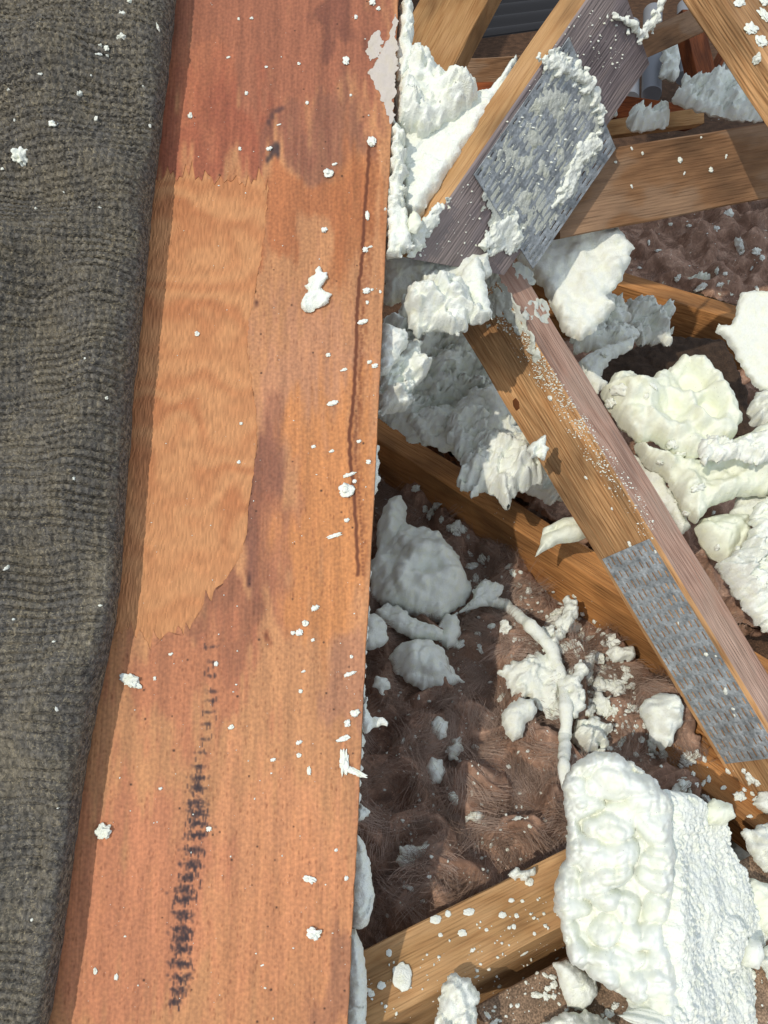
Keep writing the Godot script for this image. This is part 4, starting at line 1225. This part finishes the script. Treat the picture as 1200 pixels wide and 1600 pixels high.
	foam("foam_slab", "rough white foam slab at the right edge beside the strut", [1120, 884, 1150, 862, 1170, 838, 1176, 800, 1196, 776, 1245, 760, 1250, 1010, 1210, 1000, 1180, 972, 1150, 936], at(1190, 890, 0.79), lean(0.35), 0.028, {"seed": 29, "w": 0.012, "jag": 4})
	foam("foam_horn", "curved foam horn with pointed tip on the ceiling joist", [836, 870, 844, 850, 848, 826, 878, 811, 925, 806, 940, 830, 905, 846, 872, 850, 852, 860], at(880, 835, 0.845), lean(0.5), 0.014, {"kind": "skin", "seed": 30, "lob": 0.02, "jag": 1.0}, M.foam_cream)
	foam("foam_lump", "white foam lump wedged between the strut and the curved bowl", [985, 712, 1008, 722, 1030, 742, 1058, 790, 1078, 826, 1060, 838, 1034, 800, 1006, 760], at(1030, 775, 0.86), lean(0.4), 0.03, {"kind": "soft", "seed": 37, "jag": 3})
	foam("foam_lump", "torn white foam lump below the standing sheet at the right edge", [1168, 640, 1180, 612, 1204, 618, 1240, 606, 1240, 668, 1200, 672, 1172, 662], at(1200, 640, 0.9), lean(0.5), 0.024, {"seed": 38, "jag": 4})
	foam("foam_lump", "pale foam lump in the gap between ridged lump and rough slab", [1142, 800, 1150, 778, 1180, 772, 1212, 762, 1204, 800, 1176, 824, 1152, 816], at(1170, 796, 0.85), lean(0.5), 0.024, {"kind": "cut", "seed": 39})
	foam("foam_lump", "flaky foam heap at the left end of the orange far joist", [925, 476, 945, 462, 972, 470, 984, 500, 970, 520, 940, 516], at(950, 492, 1.04), lean(0.5), 0.022, {"seed": 40, "jag": 5})
	# --- shaded pile at the plywood edge
	foam("foam_pile", "big bulbous foam mass in the plywood's shadow", [588, 826, 598, 800, 606, 782, 628, 776, 636, 796, 634, 820, 652, 830, 686, 836, 706, 856, 722, 884, 738, 922, 728, 944, 704, 956, 690, 972, 660, 968, 630, 960, 600, 950, 580, 930, 576, 890, 590, 860], rest(655, 890, 0.05), lean(0.45), 0.030, {"kind": "soft", "seed": 31, "lob": 0.045, "w": 0.022, "bumps": [[660, 852, 40, 0.014], [614, 800, 22, 0.012], [600, 834, 24, 0.012], [672, 912, 58, 0.020], [604, 905, 32, 0.010], [632, 940, 36, 0.010], [640, 880, 30, 0.008], [706, 890, 26, 0.006]]})
	foam("foam_shard", "foam shard lying in front of the big bulbous mass", [584, 956, 606, 944, 628, 950, 652, 970, 694, 984, 692, 1000, 664, 1000, 640, 998, 606, 978], rest(640, 976, 0.03), lean(0.6), 0.016, {"kind": "cut", "seed": 32})
	foam("foam_nodule", "rounded foam knob at the right foot of the bulbous mass", [680, 986, 690, 966, 714, 956, 720, 984, 716, 1006, 698, 1018, 684, 1004], rest(700, 986, 0.026), lean(0.5), 0.018, {"kind": "soft", "seed": 33, "lob": 0.02})
	foam("foam_wedge", "pointed foam wedge lying on wool below the bulbous mass", [606, 1030, 622, 1008, 648, 1000, 676, 1004, 694, 1016, 704, 1040, 724, 1066, 696, 1074, 660, 1078, 634, 1064, 616, 1050], rest(660, 1042, 0.024), lean(0.55), 0.022, {"kind": "soft", "seed": 34, "bumps": [[640, 1030, 28, 0.010], [676, 1040, 24, 0.008], [655, 1060, 30, 0.006]]})
	foam("foam_nodule", "foam knob half hidden under the plywood edge", [566, 962, 584, 958, 602, 972, 606, 998, 594, 1014, 566, 1016], rest(586, 990, 0.024), lean(0.4), 0.016, {"kind": "soft", "seed": 35, "lob": 0.03})
	foam("foam_lump", "little foam block on wool close to the plywood edge", [580, 1074, 588, 1056, 606, 1060, 612, 1076, 598, 1084], rest(595, 1070, 0.01), lean(0.6), 0.012, {"kind": "cut", "seed": 36})
	# --- star shaped debris on the wool
	var so := hor(880, 1080, JT - 0.06)
	var sp := thing("foam_star", "splayed white foam piece with a long stringy spine on the wool", "foam", "broken pieces of white spray foam", so)
	var sps := []
	for q in [[716, 958, 0.004, 0.012], [750, 938, 0.0065, 0.016], [790, 945, 0.0065, 0.014], [830, 978, 0.006, 0.018], [862, 1014, 0.007, 0.020], [880, 1062, 0.0065, 0.022], [884, 1105, 0.006, 0.030], [883, 1150, 0.006, 0.034], [881, 1195, 0.0058, 0.034], [880, 1236, 0.0055, 0.032]]:
		var hd: float = hit(q[0], q[1])["d"]
		sps.append([q[0], q[1], hd - (q[3] as float), q[2]])
	put("spine", string_mesh(sps, 1, so), M.foam, sp)
	for q in [[[778, 1050, 802, 1036, 838, 1022, 872, 1026, 884, 1064, 880, 1128, 850, 1116, 826, 1092, 800, 1086], 0.72, 0.014, 41], [[846, 1016, 862, 990, 872, 962, 884, 932, 900, 940, 902, 966, 884, 986, 872, 1012], 0.722, 0.012, 42], [[884, 1062, 906, 1030, 922, 1048, 906, 1070, 914, 1104, 896, 1124, 884, 1108], 0.715, 0.010, 43], [[734, 944, 742, 918, 762, 908, 786, 914, 780, 946], 0.757, 0.010, 44]]:
		var P := rest(q[0][0] + 25, q[0][1] + 5, 0.016)
		var w := put("wing", lump_mesh(q[0], P, lean(0.7), q[2], {"seed": q[3], "jag": 4.0}), M.foam, sp, Transform3D(Basis(), P - so))
		reg(w.mesh, Transform3D(Basis(), P), "foam")
	foam("foam_nodule", "smooth foam drop lying below the left wing of the splayed piece", [782, 1122, 792, 1104, 812, 1090, 834, 1094, 838, 1114, 824, 1130, 816, 1152, 802, 1160, 790, 1146], rest(808, 1124, 0.014), lean(0.6), 0.018, {"kind": "soft", "seed": 45, "lob": 0.03})
	foam("foam_fragment", "sawn foam cube leaning on the ceiling joist side", [998, 1108, 1012, 1090, 1034, 1084, 1058, 1090, 1064, 1132, 1054, 1144, 1048, 1164, 1034, 1172, 1018, 1156, 1008, 1130], rest(1032, 1122, 0.02), lean(0.5, 0.1), 0.030, {"kind": "soft", "seed": 46, "jag": 3.0, "bumps": [[1040, 1108, 22, 0.010], [1040, 1136, 20, 0.010], [1015, 1118, 14, 0.004]]})
	foam("foam_fragment", "rough oval foam fragment against the joist side", [943, 1022, 952, 1008, 975, 1014, 988, 1008, 994, 1022, 984, 1034, 958, 1034], rest(968, 1021, 0.014), lean(0.5), 0.016, {"seed": 47, "jag": 3.0})
	foam("foam_fragment", "crumbling foam heap above the big block", [890, 1150, 902, 1132, 930, 1120, 952, 1140, 950, 1166, 930, 1178, 900, 1172], rest(920, 1150, 0.012), lean(0.7), 0.018, {"seed": 48, "jag": 6.0, "amp": 1.8})
	foam("foam_fragment", "small torn foam flake above the crumbling heap", [918, 1092, 930, 1080, 952, 1090, 958, 1106, 938, 1118, 922, 1110], rest(938, 1098, 0.008), lean(0.7), 0.012, {"seed": 49, "jag": 5.0, "amp": 1.6})
	# --- the big block lower right
	var bo := hor(1000, 1420, 0.07)
	var bk := thing("foam_block", "biggest foam block, glossy lobed skin on its left, torn grey flank on its right", "foam", "broken pieces of white spray foam", bo)
	var bp := at(960, 1380, 0.598)
	var b1 := put("lobed_skin", lump_mesh([878, 1222, 896, 1192, 930, 1172, 966, 1178, 1002, 1200, 1030, 1224, 1048, 1250, 1054, 1330, 1046, 1430, 1052, 1490, 1066, 1530, 1056, 1580, 1030, 1590, 992, 1562, 948, 1542, 924, 1526, 888, 1496, 876, 1444, 864, 1416, 868, 1372, 884, 1340, 886, 1290], bp, lean(0.30, -0.22), 0.030, {"kind": "skin", "seed": 51, "lob": 0.0165, "w": 0.012, "jag": 3.0, "back": 1.9, "cell": 1.9}), M.foam_skin, bk, Transform3D(Basis(), bp - bo))
	reg(b1.mesh, Transform3D(Basis(), bp), "foam")
	bp = at(1085, 1420, 0.619)
	var b2 := put("torn_flank", lump_mesh([1026, 1236, 1062, 1238, 1092, 1256, 1110, 1284, 1120, 1318, 1140, 1356, 1160, 1400, 1172, 1440, 1176, 1470, 1150, 1500, 1180, 1520, 1215, 1560, 1225, 1640, 1090, 1640, 1010, 1600, 1030, 1560, 1022, 1480, 1026, 1380, 1030, 1300], bp, lean(0.30, 1.05), 0.020, {"kind": "grain", "seed": 52, "w": 0.009, "jag": 6.0, "back": 1.6, "cell": 1.6, "bumps": [[1110, 1470, 40, 0.010]]}), M.foam, bk, Transform3D(Basis(), bp - bo))
	reg(b2.mesh, Transform3D(Basis(), bp), "foam")
	# --- lumps around it
	var near := [
		["foam_nodule", "cream foam knob behind the big block's upper corner", [1098, 1262, 1114, 1248, 1144, 1256, 1148, 1278, 1128, 1292, 1106, 1288], 0.665, 0.018, "skin", 61, M.foam_cream],
		["foam_nodule", "smooth egg shaped cream foam drop beside the big block", [1124, 1318, 1138, 1304, 1162, 1310, 1176, 1340, 1180, 1366, 1164, 1376, 1144, 1352, 1130, 1338], 0.645, 0.016, "skin", 62, M.foam_cream],
		["foam_lump", "white foam lump at the right edge above the egg shaped drop", [1160, 1302, 1190, 1288, 1235, 1290, 1235, 1366, 1196, 1362, 1172, 1334], 0.64, 0.022, "torn", 63, null],
		["foam_lump", "yellowish scraped foam lump below the egg shaped drop", [1152, 1384, 1172, 1372, 1210, 1384, 1240, 1390, 1240, 1456, 1200, 1462, 1180, 1450, 1164, 1420], 0.63, 0.020, "cut", 64, M.foam_cream],
		["foam_nodule", "foam knob tucked under the right flank of the big block", [1158, 1478, 1170, 1464, 1188, 1470, 1194, 1496, 1184, 1514, 1160, 1508], 0.63, 0.016, "skin", 65, null],
		["foam_lump", "crumbly foam lump in the lower right corner", [1180, 1500, 1200, 1478, 1240, 1480, 1240, 1545, 1205, 1540], 0.61, 0.018, "torn", 66, null],
		["foam_lump", "foam fragment on the joist above the right edge lumps", [1178, 1258, 1188, 1240, 1230, 1226, 1235, 1268, 1200, 1272], 0.675, 0.014, "torn", 67, null],
		["foam_shard", "foam shard poking out under the big block's lower left", [864, 1506, 884, 1498, 930, 1530, 934, 1556, 912, 1578, 886, 1574, 876, 1540], 0.625, 0.018, "cut", 68, null],
		["foam_lump", "foam lump cut off by the bottom edge right of the board", [846, 1600, 870, 1584, 912, 1578, 960, 1596, 970, 1650, 840, 1650], 0.605, 0.018, "torn", 69, null],
		["foam_strip", "upright foam tongue at the bottom on the cross joist", [676, 1640, 684, 1580, 692, 1536, 706, 1522, 736, 1528, 748, 1556, 744, 1600, 750, 1640], 0.59, 0.016, "torn", 70, null],
		["foam_fragment", "pale grey foam triangle half sunk in the shaded wool", [618, 1350, 624, 1322, 650, 1322, 678, 1316, 672, 1336, 656, 1350, 650, 1368, 634, 1364], 0.655, 0.008, "torn", 71, null],
		["foam_fragment", "rounded foam pebble on shaded wool", [666, 1200, 674, 1184, 690, 1186, 696, 1206, 688, 1226, 674, 1224], 0.70, 0.014, "cut", 72, null],
		["foam_fragment", "foam chip with two lobes on wool above the pebble", [674, 1130, 684, 1120, 700, 1128, 698, 1150, 686, 1156, 676, 1146], 0.722, 0.012, "cut", 73, null],
		["foam_fragment", "knobbly foam curl right of the two lobed chip", [700, 1172, 706, 1156, 720, 1152, 722, 1168, 714, 1184, 702, 1186], 0.716, 0.011, "torn", 74, null],
		["foam_fragment", "flat flaky foam chip in the middle of the wool", [724, 1276, 734, 1268, 758, 1270, 760, 1278, 744, 1286, 728, 1284], 0.676, 0.006, "torn", 75, null],
		["foam_fragment", "foam fragment where the wool meets the cross joist", [792, 1366, 806, 1358, 834, 1356, 836, 1364, 822, 1376, 802, 1376], 0.652, 0.010, "torn", 76, null],
		["foam_fragment", "bright foam splash on the plywood edge above the wool", [564, 1100, 572, 1092, 578, 1118, 600, 1124, 604, 1132, 582, 1138, 570, 1146, 562, 1136], 0.60, 0.006, "torn", 77, null],
		["foam_strip", "long foam crust under the lower plywood edge, upper part", [550, 1310, 558, 1300, 570, 1318, 580, 1352, 584, 1400, 578, 1436, 564, 1452, 546, 1446], 0.592, 0.018, "cut", 78, null],
		["foam_strip", "long foam crust under the lower plywood edge, bottom part", [540, 1452, 556, 1450, 566, 1480, 573, 1530, 572, 1590, 568, 1650, 534, 1650], 0.582, 0.018, "cut", 79, null],
		["foam_film", "thin foam rim under the plywood edge by the bulbous mass", [568, 890, 578, 880, 577, 940, 573, 1000, 570, 1060, 564, 1080, 562, 960], 0.61, 0.006, "torn", 80, null],
		["foam_film", "foam rim under the plywood edge in the dark gap", [578, 690, 588, 682, 591, 702, 589, 735, 594, 742, 588, 776, 578, 790], 0.62, 0.006, "torn", 81, null],
		["foam_film", "foam rim on the plywood edge above the splash", [562, 1060, 570, 1070, 572, 1096, 566, 1180, 562, 1260, 554, 1256, 556, 1120], 0.598, 0.005, "torn", 82, null],
		["foam_fragment", "foam bit hanging below the plywood edge above the crust", [555, 1264, 564, 1258, 576, 1266, 578, 1276, 566, 1282, 556, 1280], 0.60, 0.008, "torn", 83, null],
		["foam_flake", "largest foam flake lying flat on the plywood", [470, 482, 474, 468, 480, 455, 478, 446, 490, 428, 498, 419, 508, 424, 510, 440, 502, 452, 516, 462, 512, 474, 490, 488, 476, 486], 0.0, 0.004, "torn", 84, null]]
	for d in near:
		var cx := 0.0; var cy := 0.0
		var pl: Array = d[2]
		for i in range(0, pl.size(), 2):
			cx += pl[i]; cy += pl[i + 1]
		cx /= pl.size() / 2.0; cy /= pl.size() / 2.0
		var ll: Vector3 = lean(0.6)
		var P: Vector3 = at(cx, cy, d[3]) if (d[6] >= 77 or d[6] == 70 or d[3] == 0.0) else rest(cx, cy, (d[4] as float) * 0.45)
		if d[3] == 0.0:
			P = deck(cx, cy, 0.002); ll = deck_n
		elif d[6] >= 77 and d[6] <= 83: ll = lean(0.25, 0.2)
		foam(d[0], d[1], pl, P, ll, d[4], {"kind": d[5], "seed": d[6], "lob": 0.022, "jag": 3.5 if d[5] == "torn" else 2.0}, d[7])
	# --- far loft
	var far := [
		["foam_slab", "grey white rough foam slab lying beyond the tie beam", [1048, 156, 1064, 140, 1068, 124, 1110, 122, 1240, 128, 1240, 190, 1140, 186, 1090, 172], 1.5, 0.03, 91],
		["foam_lump", "small foam lump on the far floor behind the rafter plate", [978, 192, 988, 166, 1004, 180, 1030, 172, 1048, 186, 1040, 200, 985, 204], 1.55, 0.04, 92],
		["foam_lump", "shaded foam lump between the far posts", [1136, 128, 1130, 100, 1150, 80, 1185, 92, 1205, 128], 1.9, 0.03, 93],
		["foam_lump", "grey foam lump far back beside the pipes", [1030, 120, 1036, 80, 1058, 66, 1062, 100, 1054, 128], 2.3, 0.03, 94],
		["foam_lump", "low foam lump in shade left on the far floor", [926, 178, 940, 162, 962, 164, 964, 182, 940, 190], 1.6, 0.03, 95]]
	for d in far:
		foam(d[0], d[1], d[2], at((d[2][0] + d[2][4]) * 0.5 + 15, d[2][1], d[3]), lean(0.5), d[4], {"seed": d[5], "jag": 3.0, "cell": 2.6})
	# flakes stuck on the sunlit rafter, top right
	for q in [[1172, 46, 24, 17], [1188, 66, 20, 18], [1184, 92, 15, 12], [1156, 4, 24, 12], [1193, 24, 16, 22], [1194, 4, 14, 12]]:
		crumb(q[0], q[1], q[2], q[3], 0.6, "white foam flake stuck on the sunlit corner rafter", "foam flakes on the corner rafter", 0.3, true)

func build_debris() -> void:
	# crumbs told apart by hand on the plywood: x, y, w, h
	var on_ply := [[582, 5, 8, 8], [591, 14, 5, 6], [541, 96, 8, 12], [556, 27, 4, 7], [513, 272, 12, 11], [581, 222, 11, 13], [523, 257, 7, 4], [373, 30, 3, 4], [393, 29, 4, 4], [357, 90, 5, 3], [385, 146, 4, 6], [416, 105, 4, 3], [480, 161, 4, 5], [421, 233, 8, 6], [375, 233, 4, 5], [297, 181, 5, 9], [436, 195, 6, 2], [548, 149, 3, 4], [467, 100, 4, 4], [574, 337, 5, 12], [507, 360, 8, 8], [571, 391, 7, 7], [578, 386, 6, 3], [573, 455, 9, 8], [581, 453, 4, 4], [594, 456, 3, 4], [567, 503, 13, 6], [574, 473, 4, 6], [513, 555, 6, 5], [537, 578, 8, 4], [586, 572, 8, 6], [577, 566, 6, 5], [308, 522, 6, 6], [520, 630, 14, 6], [561, 690, 6, 5], [490, 698, 6, 4], [518, 705, 6, 4], [576, 722, 6, 6], [545, 742, 16, 5], [541, 767, 19, 16], [554, 752, 5, 5], [542, 813, 7, 6], [523, 837, 20, 5], [373, 722, 4, 5], [377, 662, 4, 4], [492, 950, 10, 7], [477, 974, 8, 7], [468, 988, 9, 8], [458, 989, 6, 6], [489, 1000, 5, 4], [474, 1049, 5, 3], [470, 1080, 5, 5], [546, 1053, 15, 5], [549, 1026, 4, 4], [338, 1037, 5, 6], [267, 1022, 6, 4], [242, 1060, 4, 5], [361, 1136, 7, 6], [427, 1187, 7, 4], [467, 1160, 8, 5], [467, 1180, 6, 5], [483, 1204, 5, 10], [555, 1114, 12, 10], [543, 1130, 8, 9], [536, 1154, 16, 7], [327, 1295, 7, 6], [541, 1372, 5, 6], [149, 1517, 5, 7], [182, 1526, 5, 7], [251, 1232, 5, 4], [410, 1508, 5, 2], [525, 1328, 4, 4]]
	for q in on_ply: crumb(q[0], q[1], q[2] * 1.1, q[3] * 1.1, 0.3 if q[2] > q[3] else 0.1)
	var named := [[205, 1063, 28, 16, "foam crumb beside the underlay's shadow, middle of the board", -0.4], [162, 1299, 22, 20, "bluish white foam crumb in the underlay's shadow, near the bottom", 0.0], [491, 1458, 19, 17, "curled foam crumb on the lower plywood", 0.0], [485, 1374, 17, 9, "bone shaped foam crumb on the lower plywood", -0.4], [538, 1190, 12, 34, "hooked foam strip on the plywood's right edge", 0.0], [552, 1205, 30, 9, "foam curl joining the hooked strip at the plywood edge", -0.4], [33, 247, 26, 24, "biggest white foam crumb on the dark underlay", 0.0]]
	for q in named: crumb(q[0], q[1], q[2], q[3], q[5], q[4], "foam crumbs told apart", 0.6, true)
	for q in [[202, 2, 8, 6], [191, 21, 9, 8], [246, 43, 5, 11], [190, 57, 13, 9], [157, 71, 5, 7], [167, 76, 7, 7], [154, 85, 9, 4], [168, 87, 4, 5], [124, 146, 8, 9], [83, 195, 12, 11], [150, 186, 13, 6], [63, 116, 7, 4], [234, 197, 4, 5], [142, 118, 3, 3], [4, 264, 5, 4], [224, 135, 3, 5], [23, 188, 5, 4], [14, 140, 5, 5], [166, 622, 6, 5], [115, 748, 5, 5], [10, 887, 10, 5], [157, 946, 7, 4], [21, 968, 4, 4], [84, 1003, 5, 4], [88, 1108, 4, 7], [91, 1263, 4, 4], [133, 560, 4, 3], [56, 325, 4, 4], [156, 325, 5, 4], [50, 1437, 4, 4], [100, 300, 3, 3]]:
		crumb(q[0], q[1], q[2], q[3], 0.3)
	# drops on the cross joist
	for q in [[629, 1526, 30, 40], [596, 1540, 13, 12], [580, 1553, 11, 9], [681, 1437, 18, 13], [700, 1428, 9, 11], [722, 1458, 14, 10], [733, 1425, 18, 11], [785, 1430, 12, 10], [807, 1431, 7, 7], [803, 1448, 7, 8], [799, 1407, 9, 7], [816, 1408, 6, 5], [827, 1378, 14, 13], [738, 1485, 6, 6], [760, 1453, 6, 5], [819, 1489, 14, 9], [835, 1459, 5, 6], [688, 1461, 7, 6], [608, 1489, 9, 11], [745, 1525, 8, 11]]:
		crumb(q[0], q[1], q[2], q[3], 0.2, "foam drop dried on the pale brown cross joist" if q[2] < 25 else "largest oval foam drop on the cross joist", "foam drops on the cross joist", 0.3, false, true)
	# loose crumbs
	scatter_crumbs("white foam crumb in the dense litter right of the splayed piece", [850, 960, 900, 930, 960, 1000, 1000, 1090, 1040, 1180, 1000, 1200, 920, 1190, 860, 1120], 95, 6, 22, ["wool", "timber"])
	scatter_crumbs("foam crumb on the wool around the top of the stringy spine", [720, 860, 800, 880, 900, 960, 860, 1000, 760, 1020, 690, 1000], 34, 5, 17, ["wool"])
	scatter_crumbs("scattered foam crumb on the brown wool above the cross joist", [575, 1030, 760, 1030, 870, 1180, 870, 1330, 760, 1420, 600, 1450, 565, 1250], 28, 4, 12, ["wool"])
	scatter_crumbs("foam crumb below the plated end of the strut", [1040, 1170, 1190, 1200, 1200, 1290, 1060, 1260], 26, 6, 18, ["timber", "wool"])
	scatter_crumbs("foam crumb on the gritty board at the bottom", [740, 1560, 870, 1490, 1000, 1600, 760, 1600], 22, 4, 12, ["board", "timber"])
	scatter_crumbs("pale foam crumb on the dark wool of the far bay", [960, 330, 1200, 300, 1200, 460, 1000, 440], 20, 5, 14, ["wool"])
	scatter_crumbs("small foam crumb in the dark gap behind the bulbous mass", [600, 740, 690, 760, 740, 850, 700, 830], 12, 6, 16, ["wool"])
	scatter_crumbs("tiny foam crumb on the diagonal strut", [800, 500, 1180, 1080, 1190, 1180, 960, 850], 18, 3, 9, ["timber", "plate"])
	scatter_crumbs("tiny foam crumb on the tie beam's side", [880, 240, 1190, 200, 1190, 290, 890, 330], 9, 3, 6, ["timber"])
	scatter_crumbs("foam bit among the debris right of the strut", [860, 540, 1000, 560, 1190, 900, 1190, 960], 14, 6, 20)
	# fine dust of foam
	scatter_dust("small bright foam litter around the splayed piece", [760, 900, 900, 930, 960, 1000, 1000, 1090, 1040, 1180, 1000, 1200, 900, 1190, 800, 1050], 900, 0.0006, 0.0030, 0.9, ["wool", "timber"])
	scatter_dust("white flecks of foam on the weathered rafter side", [640, 400, 720, 290, 900, 20, 1030, 0, 930, 170, 800, 400], 1500, 0.0003, 0.0016, 1.2, ["timber", "plate"])
	scatter_dust("white foam dust along the strut's edge", [752, 415, 790, 470, 880, 600, 1000, 770, 1030, 830, 1000, 840, 930, 740, 850, 620, 770, 500], 9000, 0.00025, 0.0011, 1.0, ["timber"])
	scatter_dust("dense white foam frost at the upper edge of the strut", [762, 430, 786, 450, 840, 545, 900, 630, 940, 690, 915, 690, 860, 610, 800, 530, 770, 490], 7000, 0.0003, 0.0010, 0.8, ["timber"])
	scatter_dust("fine foam specks over the joist and strut below the plate", [640, 700, 860, 850, 1190, 1230, 1180, 1290, 1040, 1240, 880, 960, 720, 800], 700, 0.0002, 0.0008, 1.3, ["timber", "plate"])
	scatter_dust("fine foam specks over the plywood", [300, 0, 610, 0, 560, 1600, 120, 1600, 230, 900], 700, 0.0002, 0.0008, 1.6, ["deck"])
	scatter_dust("fine foam crumbs over the brown wool", [580, 700, 740, 850, 1060, 1180, 860, 1330, 600, 1440], 1800, 0.0004, 0.0022, 1.2, ["wool"])
	scatter_dust("foam grit on the board and cross joist at the bottom", [570, 1520, 880, 1380, 1200, 1500, 1200, 1600, 580, 1600], 900, 0.0003, 0.0018, 1.2, ["timber", "board"])
	scatter_dust("scattered foam grit on the wool and floor of the far bays", [880, 60, 1200, 120, 1200, 480, 900, 520], 500, 0.0004, 0.002, 1.2, ["wool", "board"])
